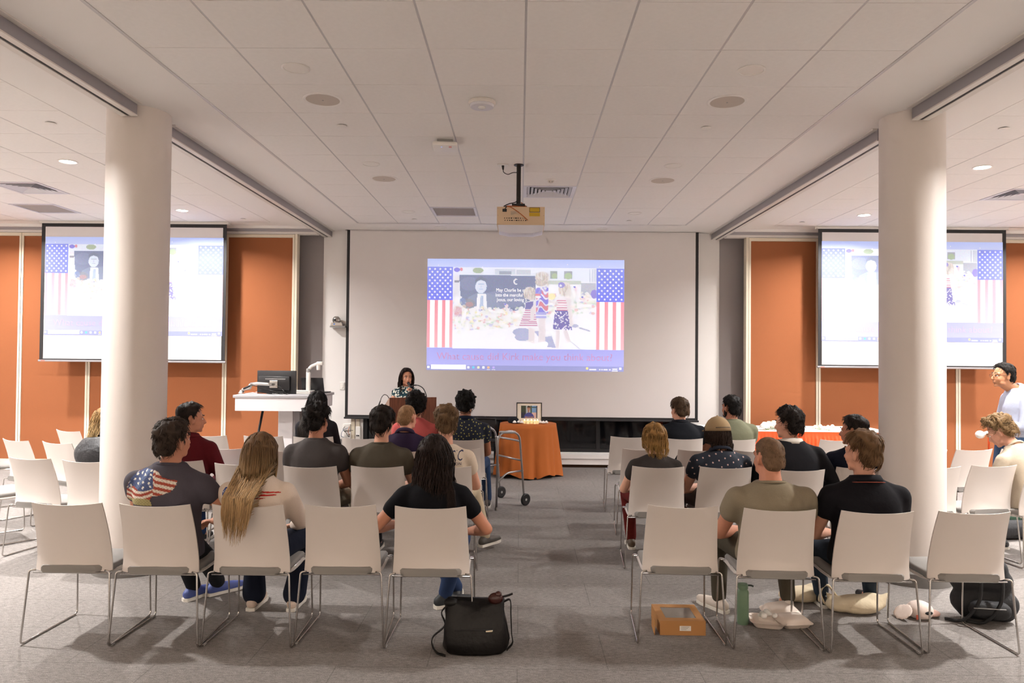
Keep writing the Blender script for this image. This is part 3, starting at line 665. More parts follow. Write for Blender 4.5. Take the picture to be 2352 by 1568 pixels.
# ------------------------------------------------------------------ the white sled-base chair
def make_chair():
    t = thing('stacking_chair', 'x', 'chair')
    nu, nv = 22, 14
    def P(u, v, off):
        w = .2285-.021*v; x = u*w
        zt = .84-.012*(1-u*u); zb = .424+(.030*(1-(u/.78)**2) if abs(u) < .78 else 0)
        z = zb+(zt-zb)*v
        y = -.222-.075*v+.018*math.sin(PI*v)+(.030+.018*(1-v))*abs(u)**2.6-.012*max(0, 1-v*6)
        e = max(0, abs(u)-.86)/.14
        return (x, y+off+.006*e*(1-v), z)
    v = []; f = []
    for s_, off in ((0, 0), (1, .0085)):
        for j in range(nv+1):
            for i in range(nu+1): v.append(P(-1+2*i/nu, j/nv, off))
    N_ = (nu+1)*(nv+1); I = lambda i, j, s_: s_*N_+j*(nu+1)+i
    for j in range(nv):
        for i in range(nu):
            f.append((I(i, j, 0), I(i+1, j, 0), I(i+1, j+1, 0), I(i, j+1, 0))); f.append((I(i, j, 1), I(i, j+1, 1), I(i+1, j+1, 1), I(i+1, j, 1)))
    for i in range(nu): f += [(I(i, 0, 0), I(i, 0, 1), I(i+1, 0, 1), I(i+1, 0, 0)), (I(i, nv, 0), I(i+1, nv, 0), I(i+1, nv, 1), I(i, nv, 1))]
    for j in range(nv): f += [(I(0, j, 0), I(0, j+1, 0), I(0, j+1, 1), I(0, j, 1)), (I(nu, j, 0), I(nu, j, 1), I(nu, j+1, 1), I(nu, j+1, 0))]
    MB().add(v, f).build('backrest', 'chair_plastic', t, angle=50)
    # seat: plastic pan and grey pad
    def slab(hw, y0, y1, z0, z1, drop):
        rings = []
        n = 10
        for k in range(n+1):
            q = k/n; y = y0+(y1-y0)*q; w = hw*(1-.24*max(0, .18-q)/.18-.10*max(0, q-.88)/.12); dz = -drop*max(0, q-.7)**2/.09-.010*math.sin(PI*min(1, q*1.25))
            rr = .012
            rings.append([(-w, y, z0+dz+rr), (-w+rr, y, z0+dz), (w-rr, y, z0+dz), (w, y, z0+dz+rr), (w, y, z1+dz-rr), (w-rr, y, z1+dz), (0, y, z1+dz+.004), (-w+rr, y, z1+dz), (-w, y, z1+dz-rr)])
        return MB().loft(rings)
    slab(.222, -.18, .232, .404, .424, .03).build('seat_pan', 'chair_plastic', t, angle=50)
    slab(.214, -.236, .225, .421, .464, .03).build('seat_pad', 'seat_grey', t, angle=60)
    for s_ in (-1, 1):
        path = fillet([(s_*.205, -.215, .432), (s_*.238, -.226, .432), (s_*.262, -.258, .0075), (s_*.242, .256, .0075), (s_*.236, .238, .408), (s_*.205, .19, .4145), (s_*.205, -.16, .4145)], .03, 4)
        MB().tube(path, .0058, 8).build('leg_frame', 'chrome', t, smooth=True)
        for y, x in ((-.225, .259), (.235, .243)):
            MB().cap((s_*x, y, .006), .0058, (s_*x, y+.03*(1 if y < 0 else -1), .006), .0058, 8).build('glide', 'grey_plastic', t, smooth=True)
    MB().tube([(-.234, .19, .409), (.234, .19, .409)], .005, 8).build('crossbar', 'chrome', t, smooth=True)
    MB().tube([(-.232, -.195, .41), (.232, -.195, .41)], .005, 8).build('crossbar', 'chrome', t, smooth=True)
    return t
CHAIR0 = make_chair(); CHAIR_USED = []
CH = {}
TOPZ = .84
def chair(key, label, tl=None, tr=None, rz=None):
    """stand a chair where the top corners of its back appear (tl, tr); one corner and an angle do as well"""
    if tl is not None: a = at_z(*tl, TOPZ)
    if tr is not None: b = at_z(*tr, TOPZ)
    if rz is None: rz = math.atan2(b.y-a.y, b.x-a.x); mid = (a+b)/2
    else:
        ux = Vector((math.cos(rz), math.sin(rz), 0)); mid = a+ux*.207 if tr is None else b-ux*.207 if tl is None else (a+b)/2
    fw = Vector((-math.sin(rz), math.cos(rz), 0))
    loc = mid+fw*.255
    o = CHAIR0 if not CHAIR_USED else copy_tree(CHAIR0)
    CHAIR_USED.append(o); o.location = (loc.x, loc.y, 0); o.rotation_euler = (0, 0, rz)
    o['label'] = label; o['category'] = 'chair'; o['group'] = 'white stacking chairs'
    CH[key] = (Vector((loc.x, loc.y, 0)), rz)
    return o
R = math.radians
W_ = 'white plastic chair with grey pad'
# nearest row, left block
chair('A1', 'empty white chair at the left end of the nearest row', (74, 1153), (236, 1152), R(0))
chair('A2', 'white chair holding the man in the dog-print tee', (275, 1156), (438, 1156), R(0))
chair('A3', 'white chair holding the woman with long blond hair', (488, 1156), (651, 1158), R(0))
chair('A4', 'empty white chair between the two long-haired women in the nearest row', (701, 1156), (864, 1158), R(1))
chair('A5', 'white chair holding the dark-haired woman in black tee', (906, 1161), (1072, 1161), R(1))
# nearest row, right block
chair('A6', 'empty white chair with the cake box beneath it', (1485, 1158), (1651.5, 1160), R(-2))
chair('A7', 'white chair holding the buzz-cut man in tan tee', (1705, 1165), (1876.6, 1168), R(-2))
chair('A8', 'white chair holding the man in black polo in the nearest row', (1928, 1170), (2101, 1174), R(-1))
chair('A9', 'empty white chair at the right end of the nearest row, backpack beneath', (2155, 1172), (2319, 1174), R(0))
# second row
chair('B1', 'empty white chair left of the left column in the second row, farther out', (23, 1048), (117.7, 1052.6))
chair('B2', 'empty white chair partly hidden behind the left column', (145, 1055), None, R(-8))
chair('B3', 'white chair holding the man in maroon shirt', (353, 1054), (467, 1056), R(-3))
chair('B4', 'empty white chair right of the flower chair, behind the blond woman', (494, 1062), None, R(-1))
chair('B5', 'white chair holding the man in dark grey tee', (650, 1069), (775, 1069), R(1))
chair('B6', 'white chair holding the man in dark olive tee', (804, 1069), (929, 1069), R(0))
chair('B7', 'white chair holding the man in printed cream tee by the aisle', None, (1082.5, 1069.5), R(4))
chair('B8', 'white chair holding the woman with short blond hair', (1450, 1069), (1573.6, 1071), R(-2))
chair('B9', 'white chair holding the man in tan cap', (1605.7, 1070), (1728, 1072), R(0))
chair('B10', 'white chair holding the man in black suit', None, (1893.5, 1077), R(3))
chair('B11', 'white chair holding the man in navy sweater', (1920.6, 1071), None, R(-2))
chair('B12', 'white chair just right of the right column, half hidden', None, (2206, 1070), R(6))
chair('B13', 'empty white chair right of the right column with brown parcel beyond', (2233.5, 1068), (2330, 1066.6), R(8))
chair('B14', 'white chair holding the curly-haired youth at the right edge', (2364, 1072), None, R(10))
# third row
chair('C1', 'empty white chair at the far left of the third row', (11, 1006), (64, 1011.5), R(-25))
chair('C2', 'empty white chair in front of the orange wall, third row, beside the puffer jacket', (102, 1012.4), (164, 1017.6), R(-22))
chair('C3', 'empty white chair with a white rose on its seat', (464.4, 1027), None, R(-1))
chair('C4', 'white chair hidden behind the man in dark grey tee, third row', (610, 1032), None, R(0))
chair('C5', 'empty white chair seen between the grey and olive tees, third row', (742, 1034), None, R(0))
chair('C6', 'white chair holding the bald man in purple polo', (872, 1033), None, R(0))
chair('C7', 'empty white chair by the aisle behind the yellow-dotted shirt', None, (1103, 1029), R(4))
chair('C8', 'empty white chair at the aisle end of the right block, third row', (1430, 1029), None, R(-3))
chair('C9', 'empty white chair seen between short blond hair and tan cap, third row', (1557.5, 1031), None, R(-1))
chair('C10', 'empty white chair right of the sage tee, third row', (1686, 1033), None, R(0))
chair('C11', 'empty white chair right of the black suit, third row', None, (1938, 1033), R(2))
chair('C12', 'white chair edge showing right beside the right column, third row', None, (2174, 1032), R(10))
chair('C13', 'empty white chair with a brown parcel on its seat', (2195.5, 1031), (2278, 1030.3), R(12))
chair('C14', 'white chair behind the curly-haired youth, in front of the standing man', (2299.7, 1030), None, R(14))
# fourth row
chair('D1', 'empty white chair at the far left of the fourth row against the orange wall', (132, 986), (183, 989), R(-26))
chair('D2', 'white chair holding the woman in black puffer jacket', (178, 1021), None, R(-20))
chair('D3', 'empty white chair right of the maroon shirt, fourth row', (433.7, 998), (519.5, 999), R(-1))
chair('D4', 'empty white chair in front of the media desk leg', (559.3, 1000), (650.7, 1000.5), R(0))
chair('D5', 'white chair holding the woman with long black hair', None, (765, 1002), R(4))
chair('D6', 'empty white chair below the wall outlets, fourth row', (786, 1004), None, R(-2))
chair('D7', 'white chair holding the man in pink shirt', (902, 1006), None, R(0))
chair('D8', 'white chair holding the man in yellow-dotted navy shirt', None, (1111, 1008), R(3))
chair('D9', 'empty white chair at the aisle end of the right block, fourth row', (1402.6, 1001), None, R(-3))
chair('D10', 'white chair holding the large man in black shirt', None, (1614, 1006), R(1))
chair('D11', 'white chair holding the man in sage tee', None, (1735, 1007.5), R(2))
chair('D12', 'white chair right of the sage tee in the fourth row', (1755, 1006), None, R(0))
chair('D13', 'empty white chair in front of the orange-skirted table', (1887, 1008), (1969, 1010), R(-1))
# chairs whose seats reach in at the left edge
for k, (x, y, a) in enumerate(((-4.72, 6.55, -40), (-5.75, 8.15, -44))):
    o = copy_tree(CHAIR0); o.location = (x, y, 0); o.rotation_euler = (0, 0, R(a)); o['label'] = ('white chair cut off by the left image edge, nearer one', 'white chair cut off by the left image edge, farther one')[k]

# ------------------------------------------------------------------ media desk with monitor, document camera and laptop
mat('desk_white', 'e4dfe0', .45); mat('desk_grey', 'a9a6a8', .5); mat('monitor_black', '191719', .4); mat('metal_silver', 'b9b5b0', .3, .9)
dz = 1.165
dl = at_z(540, 912, dz).x; dr = at_z(722, 912, dz).x; dy0 = 9.4; dl = at_y(540, 912, dy0).x; dr = at_y(722, 912, dy0).x; dy1 = 10.3
t = thing('media_desk', 'tall white and grey media desk on a single pedestal', 'desk', ((dl+dr)/2, dy0, 0)); hw = (dr-dl)/2
MB().cbox((0, .45, dz-.018), (2*hw+.05, .94, .036), .006).build('desk_top', 'desk_grey', t, angle=40)
MB().box(-hw, hw, .0, .02, dz-.205, dz-.036).build('front_apron', 'desk_white', t)
for s in (-1, 1): MB().box(min(s*hw, s*(hw-.02)), max(s*hw, s*(hw-.02)), .02, .9, dz-.19, dz-.036).build('side_apron', 'desk_white', t)
MB().box(-hw, hw, .88, .9, dz-.19, dz-.036).build('back_apron', 'desk_white', t)
MB().box(-hw+.02, hw-.02, .02, .88, dz-.19, dz-.17).build('bottom_board', 'desk_grey', t)
MB().cbox((.04, .42, .62), (.2, .2, .74), .01).build('pedestal', 'desk_white', t)
MB().cbox((.15, .45, .62), (.03, .22, .74), .006).build('pedestal_cover', 'desk_grey', t)
MB().cbox((.07, .42, .14), (.34, .3, .24), .01).build('pedestal_sleeve', 'desk_white', t)
MB().cbox((.04, .42, .0225), (.75, .7, .045), .012).build('base_plate', 'desk_grey', t)
c0 = Vector(((dl+dr)/2, dy0, 0))
# monitor seen from behind on an articulated arm
mc = at_y(636, 880, 9.75)
t = thing('monitor', 'black monitor seen from behind on a silver swing arm', 'monitor', (mc.x, 9.75, dz), R(176))
mz = mc.z-dz; s_ = 9.75/F_PX
MB().cbox((0, 0, mz), (.54, .035, .345), .008).build('panel', 'monitor_black', t, angle=40)
MB().cbox((0, -.0185, mz), (.5, .002, .3), .0005).build('screen_face', mat('screen_off', '05070a', .12), t)
MB().cbox((.02, .032, mz-.0), (.44, .04, .2), .015).build('rear_housing', 'monitor_black', t, angle=40)
MB().box(-.14, .14, .052, .056, mz+.055, mz+.065).build('rear_slot', 'grey_plastic', t)
MB().box(-.12, .12, .052, .055, mz-.12, mz-.115).build('rear_slot', 'black', t)
MB().cbox((.02, .062, mz-.01), (.11, .012, .1), .003).build('mount_plate', 'metal_silver', t)
MB().tube(fillet([(.02, .07, mz-.01), (.03, .15, mz-.01), (.2, .16, mz-.0), (.3, .14, mz-.01)], .03), .022, 12).build('upper_arm', 'metal_silver', t, smooth=True)
MB().tube([(.3, .14, mz-.015), (.33, .12, mz-.06), (.42, .1, .06), (.445, .1, .03)], [.026, .026, .022, .024], 12).build('lower_arm', 'metal_silver', t, smooth=True)
MB().tube([(.3, .17, mz-.03), (.40, .14, .07)], .012, 10).build('gas_spring', 'black', t, smooth=True)
MB().lathe([(.045, .001), (.045, .012), (.028, .03), (.024, .05), (0, .05), (0, .001)], 20, (.445, .1, 0)).build('clamp_base', 'metal_silver', t, angle=40)
MB().tube(curve([(-.02, .07, mz-.03), (-.1, .1, mz-.05), (-.14, .09, mz-.1), (-.05, .1, mz-.11), (.1, .1, mz-.08), (.28, .16, mz-.02)]), .004, 6).build('cable', 'cable_black', t, smooth=True)
MB().tube(curve([(-.1, .06, mz-.08), (-.16, .1, mz-.12), (-.1, .12, mz-.14), (0, .11, mz-.10)]), .005, 6).build('cable', 'cable_black', t, smooth=True)
for k in range(3):
    MB().tube(curve([(.12-k*.1, .08+.02*k, .008), (.02-k*.07, .13, .006), (-.1, .1-.03*k, .007), (-.22, .12+.03*k, .006)]), .005, 6).build('cable', 'cable_black' if k != 1 else 'grey_plastic', t, smooth=True)
MB().tube(curve([(.4, .16, .008), (.3, .2, .035), (.2, .15, .02), (.1, .1, .006)]), .004, 6).build('cable', 'cable_orange', t, smooth=True)
# document camera
dc = at_y(708, 902, 9.85)
t = thing('document_camera', 'white document camera with a bent arm on the media desk', 'document camera', (dc.x, 9.85, dz))
MB().cbox((-.09, 0, .022), (.3, .24, .042), .008).build('base', 'white_plastic', t, angle=40)
MB().cbox((-.09, -.121, .03), (.26, .002, .006), .0005).build('vent_line', 'grey_plastic', t)
MB().cbox((0, 0, .17), (.055, .055, .26), .012).build('column', 'white_plastic', t, angle=40)
MB().lathe([(.026, -.02), (.03, 0), (.03, .03), (.026, .045), (0, .045), (0, -.02)], 18, (0, 0, .3)).build('joint', 'grey_plastic', t, angle=40)
MB().tube(fillet([(0, 0, .32), (.03, 0, .37), (.12, .0, .41), (.16, 0, .415)], .03), [.022]*12, 10).build('arm', 'white_plastic', t, smooth=True)
MB().cbox((.155, 0, .415), (.085, .06, .05), .012).build('head', 'white_plastic', t, angle=40)
MB().lathe([(0, 0), (.024, 0), (.028, .05), (.026, .07), (0, .07)], 16, (.135, 0, .325)).build('lens', 'white_plastic', t, angle=40)
# laptop behind it
lp = at_y(720, 900, 10.0)
t = thing('laptop', 'open black laptop seen from behind on the media desk', 'laptop', (lp.x, 10.0, dz), R(172))
MB().cbox((0, -.12, .009), (.32, .22, .016), .004).build('base', 'monitor_black', t)
b = MB().cbox((0, 0, .105), (.32, .01, .21), .003); b.xf(T(0, .0, .012) @ Matrix.Rotation(R(-15), 4, 'X')); b.build('lid', 'monitor_black', t)
# black pole leaning under the desk
a = at_y(608, 930, 9.7); b_ = at_y(588, 1010, 9.6)
t = thing('tripod_pole', 'black pole leaning under the left half of the media desk', 'pole', (b_.x, 9.6, 0))
k = (a.x-b_.x)/(a.z-b_.z); z_bot = b_.z
MB().tube([(-k*b_.z, 0, .006), (k*(.97-b_.z), .06, .96)], .016, 10).build('pole', 'black', t, smooth=True)
MB().lathe([(0, 0), (.022, 0), (.022, .03), (0, .035)], 12, (-k*b_.z, 0, 0)).build('rubber_foot', 'black_matte', t)

# ------------------------------------------------------------------ lectern with microphones
def wood(name, c1, c2, sc):
    m = mat(name, c1, .4); nt = m.node_tree; N = nt.nodes; L = nt.links; tc = N.new('ShaderNodeTexCoord'); mp = N.new('ShaderNodeMapping'); mp.inputs['Scale'].default_value = sc
    n = N.new('ShaderNodeTexNoise'); n.inputs['Scale'].default_value = 6; n.inputs['Detail'].default_value = 6; r = N.new('ShaderNodeValToRGB')
    r.color_ramp.elements[0].position = .35; r.color_ramp.elements[1].position = .65; r.color_ramp.elements[0].color = (*hexc(c1), 1); r.color_ramp.elements[1].color = (*hexc(c2), 1)
    L.new(tc.outputs['Object'], mp.inputs[0]); L.new(mp.outputs[0], n.inputs['Vector']); L.new(n.outputs['Fac'], r.inputs[0]); L.new(r.outputs[0], N['Principled BSDF'].inputs['Base Color']); return m
wood('lectern_wood', '5a2f20', '7a4630', (6, 6, .8)); wood('lectern_side', '9a7a69', '8a6c5c', (6, 6, .8))
ly = 9.3; la = at_y(897, 912, ly); lb_ = at_y(1002, 910, ly); lz = la.z; lw = (lb_.x-la.x)/2*1.04
t = thing('lectern', 'dark wooden lectern with a slanted top at the front', 'lectern', ((la.x+lb_.x)/2, ly, 0), R(21)); LECT = t.location.copy()
MB().box(-lw, lw, 0, .022, .03, lz).build('front_panel', 'lectern_wood', t)
side = [(.022, .03), (.56, .03), (.56, lz-.2), (.44, lz-.2), (.022, lz)]
for s in (-1, 1):
    MB().prism([(.022, .03), (.46, .03), (.46, lz-.16), (.022, lz)], min(s*lw, s*(lw-.02)), max(s*lw, s*(lw-.02)), 'x').build('side_panel', 'lectern_side' if s < 0 else 'lectern_wood', t)
MB().add([(-lw+.02, .022, lz-.02), (lw-.02, .022, lz-.02), (lw-.02, .45, lz-.175), (-lw+.02, .45, lz-.175), (-lw+.02, .022, lz-.04), (lw-.02, .022, lz-.04), (lw-.02, .45, lz-.195), (-lw+.02, .45, lz-.195)], [(0, 1, 2, 3), (7, 6, 5, 4), (0, 4, 5, 1), (1, 5, 6, 2), (2, 6, 7, 3), (3, 7, 4, 0)]).build('reading_board', 'lectern_wood', t)
MB().box(-lw+.02, lw-.02, .03, .44, .5, .52).build('shelf', 'lectern_wood', t)
MB().cbox((0, .23, .016), (2*lw+.04, .5, .032), .006).build('plinth', 'lectern_wood', t)
t = thing('gooseneck_microphone', 'thin black gooseneck microphone drooping at the lectern left end', 'microphone', (LECT.x-lw-.02, ly+.16, lz-.10))
MB().lathe([(.018, 0), (.018, .015), (.006, .025), (0, .025), (0, 0)], 14).build('base', 'black', t, angle=40)
MB().tube(curve([(0, 0, .02), (-.02, -.05, .1), (-.055, -.1, .13), (-.085, -.14, .1), (-.1, -.16, .05)]), .0045, 8).build('neck', 'black', t, smooth=True)
MB().cap((-.1, -.16, .05), .007, (-.115, -.175, .0), .009).build('capsule', 'black', t, smooth=True)
MICB = Vector((LECT.x+.075, ly+.02, lz))
t = thing('gooseneck_microphone', 'black curved gooseneck microphone arching over the lectern right half', 'microphone', (LECT.x+.155, ly+.12, lz-.04))
MB().lathe([(.018, 0), (.018, .015), (.008, .025), (0, .025), (0, 0)], 14).build('base', 'black', t, angle=40)
MB().tube(curve([(0, 0, .02), (-.01, .0, .08), (-.05, .03, .15), (-.11, .06, .185), (-.15, .08, .19)]), .0065, 8).build('neck', 'black', t, smooth=True)
MB().cap((-.15, .08, .19), .009, (-.18, .1, .188), .011).build('capsule', 'black', t, smooth=True)

# ------------------------------------------------------------------ wall fittings
t = thing('wall_camera', 'small silver video camera on a wall bracket left of the centre screen', 'camera', tuple(at_y(779, 748, WALL_Y-.0)))
MB().box(-.11, .12, -.14, 0, -.03, -.005).build('bracket', 'grey_plastic', t)
MB().prism([(-.1, -.005), (.09, -.005), (.075, .045), (-.085, .045)], -.15, -.03).build('base', 'metal_silver', t)
MB().ell((-.02, -.09, .085), (.062, .062, .065), nu=20, nv=14).build('head', 'metal_silver', t, smooth=True)
MB().lathe([(0, 0), (.02, 0), (.02, .012), (.014, .016), (0, .016)], 18).xf(T(-.03, -.145, .085) @ Matrix.Rotation(PI/2, 4, 'X')).build('lens', 'black', t, angle=40)
MB().ell((-.04, -.151, .02), (.014, .003, .01), nu=12, nv=6).build('indicator', mat('cam_blue', '2a5fb0', .3, emit=.6), t, smooth=True)
p = at_y(786, 886, WALL_Y)
t = thing('light_switch', 'white light switch on the wall left of the centre screen', 'switch', tuple(p))
MB().cbox((0, -.005, 0), (.075, .01, .12), .004).build('plate', 'white_plastic', t); MB().cbox((0, -.012, 0), (.034, .01, .066), .003).build('rocker', 'white_plastic', t)
p = at_y(776, 1016, WALL_Y)
t = thing('wall_outlet', 'square grey wall outlet with four black sockets above the floor', 'outlet', tuple(p))
MB().cbox((0, -.006, 0), (.115, .012, .115), .003).build('plate', 'grey_plastic', t)
for x in (-.026, .026):
    for z in (-.026, .026): MB().lathe([(0, 0), (.018, 0), (.018, .004), (0, .004)], 14).xf(T(x, -.012, z) @ Matrix.Rotation(PI/2, 4, 'X')).build('socket', 'black', t)
p = at_y(798, 990, WALL_Y)
t = thing('connection_box', 'open white wall connection boxes with loose cables below the screen corner', 'wall box', tuple(p))
MB().cbox((.0, -.02, .06), (.11, .04, .11), .004).build('box', 'white_plastic', t); MB().cbox((.01, -.02, -.06), (.11, .04, .11), .004).build('box', 'white_plastic', t)
MB().cbox((.09, -.015, .06), (.06, .03, .4), .003).build('conduit', 'cream_trim', t); MB().cbox((.17, -.015, .06), (.055, .03, .4), .003).build('conduit', 'cream_trim', t); MB().cbox((.175, -.025, -.02), (.07, .05, .2), .004).build('box', 'white_plastic', t)
MB().tube(curve([(-.03, -.045, .08), (-.05, -.07, .03), (.0, -.08, -.02), (.03, -.06, -.08)]), .004, 6).build('cable', 'cable_black', t, smooth=True)
MB().tube(curve([(.02, -.045, .06), (-.05, -.08, .02), (-.08, -.08, -.06), (-.04, -.06, -.09)]), .004, 6).build('cable', mat('cable_blue', '5a6a8a', .5), t, smooth=True)
MB().tube(curve([(-.04, -.06, .01), (.03, -.07, .02), (.1, -.05, .02)]), .004, 6).build('cable', 'cable_black', t, smooth=True)
MB().tube(curve([(.04, -.045, .08), (.03, -.07, .0), (.04, -.045, -.05)]), .004, 6).build('cable', 'cable_orange', t, smooth=True)
for q in ((.035, -.05), (.035, -.075), (.16, -.06), (.185, -.06)): MB().cbox((q[0], -.052 if q[0] > .1 else -.042, q[1]), (.018, .004, .018), .001).build('socket', 'black', t)
# ------------------------------------------------------------------ people
def voxel(mb, vox, iters, keep=1.0, wfun=None, lam=.5, floor=False):
    """fuse overlapping closed shapes into one continuous skin, smooth it, thin it out; returns a mesh"""
    me = mb.mesh('tmp'); o = bpy.data.objects.new('tmp', me); COL.objects.link(o)
    m = o.modifiers.new('r', 'REMESH'); m.mode = 'VOXEL'; m.voxel_size = vox; m.adaptivity = 0
    dg = bpy.context.evaluated_depsgraph_get(); r = bpy.data.meshes.new_from_object(o.evaluated_get(dg))
    n = len(r.vertices); co = np.empty(n*3); r.vertices.foreach_get('co', co); co = co.reshape(-1, 3)
    e = np.empty(len(r.edges)*2, int); r.edges.foreach_get('vertices', e); e = e.reshape(-1, 2)
    deg = np.bincount(e.ravel(), minlength=n).astype(float)[:, None]; deg[deg == 0] = 1
    w = np.ones(n) if wfun is None else wfun(co)
    for _ in range(iters):
        acc = np.zeros_like(co)
        for k in range(3): acc[:, k] = np.bincount(e[:, 0], co[e[:, 1], k], n)+np.bincount(e[:, 1], co[e[:, 0], k], n)
        co = co+(acc/deg-co)*(lam*w)[:, None]
    if floor: co[:, 2] = np.maximum(co[:, 2], .003)
    r.vertices.foreach_set('co', co.ravel()); r.update()
    if keep < 1:
        o.modifiers.clear(); o.data = r; d = o.modifiers.new('d', 'DECIMATE'); d.ratio = keep
        dg = bpy.context.evaluated_depsgraph_get(); r2 = bpy.data.meshes.new_from_object(o.evaluated_get(dg)); bpy.data.objects.remove(o); bpy.data.meshes.remove(r); r = r2
    else: bpy.data.objects.remove(o)
    bpy.data.meshes.remove(me); r.polygons.foreach_set('use_smooth', [True]*len(r.polygons)); r.update()
    return r
def ik(a, c, l1, l2, hint):
    d = c-a; L_ = min(d.length, (l1+l2)*.995); d = d.normalized(); c = a+d*L_
    q = (l1*l1-l2*l2+L_*L_)/(2*L_); h_ = math.sqrt(max(0, l1*l1-q*q)); n = hint-d*hint.dot(d); n = n.normalized() if n.length > 1e-6 else Vector((0, 0, 1))
    return a+d*q+n*h_, c
def smooth01(x): x = np.clip(x, 0, 1); return x*x*(3-2*x)
HC = np.array((0, -.012, .03)); HR = np.array((.0785, .0985, .091))
def scalp_r(d):
    r = 1/np.sqrt(((d/HR)**2).sum(-1)); el = np.degrees(np.arcsin(np.clip(d[..., 2], -1, 1))); back = smooth01((-d[..., 1]-.05)/.4)
    return r*(1+.5*back*np.clip(-el-8, 0, 60)/55)
def hairline(az, style):
    xs = [0, 35, 58, 70, 82, 92, 106, 118, 140, 180]
    ys = {'bald': [75, 72, 60, 40, 4, 14, 6, -30, -44, -47], 'long': [44, 38, 20, -8, -30, -30, -34, -44, -55, -58], 'bob': [36, 28, 6, -16, -34, -36, -40, -46, -56, -60],
          'capped': [-5, -8, -10, -14, -30, -34, -40, -46, -58, -62]}.get(style, [44, 40, 24, 12, -14, 12, 6, -28, -42, -46])
    return np.interp(az, xs, ys)
def hair_mask(d, style):
    az = np.degrees(np.arccos(np.clip(d[..., 1]/np.maximum(1e-6, np.hypot(d[..., 0], d[..., 1])), -1, 1))); el = np.degrees(np.arcsin(np.clip(d[..., 2], -1, 1)))
    return smooth01((el-hairline(az, style)+5)/10)
def strands(P, w, seed, cvar, tip=.15):
    """P: strands x points x 3 -> 3-sided tapered tubes with a shade per strand"""
    rng = np.random.default_rng(seed); n, m, _ = P.shape
    t = np.gradient(P, axis=1); t /= np.linalg.norm(t, axis=-1, keepdims=True)+1e-9
    ref = np.broadcast_to(np.array((.31, .2, .93)), t.shape); x = np.cross(t, ref); x /= np.linalg.norm(x, axis=-1, keepdims=True)+1e-9; y = np.cross(t, x)
    prof = np.interp(np.linspace(0, 1, m), [0, .15, .6, 1], [.6, 1, .85, tip])[None, :, None]*(w*rng.uniform(.7, 1.3, (n, 1, 1)))
    V = np.stack([P+(x*math.cos(a)+y*math.sin(a))*prof for a in (0, 2.094, 4.189)], 2)
    base = (np.arange(n)[:, None]*m+np.arange(m-1)[None])*3
    F = []
    for k in range(3):
        j = (k+1) % 3; F.append(np.stack([base+k, base+j, base+3+j, base+3+k], -1).reshape(-1, 4))
    c = np.repeat(rng.normal(1, cvar, n), m*3)*np.tile(np.repeat(np.linspace(.82, 1.12, m), 3), n)
    return V.reshape(-1, 3), np.concatenate(F), c
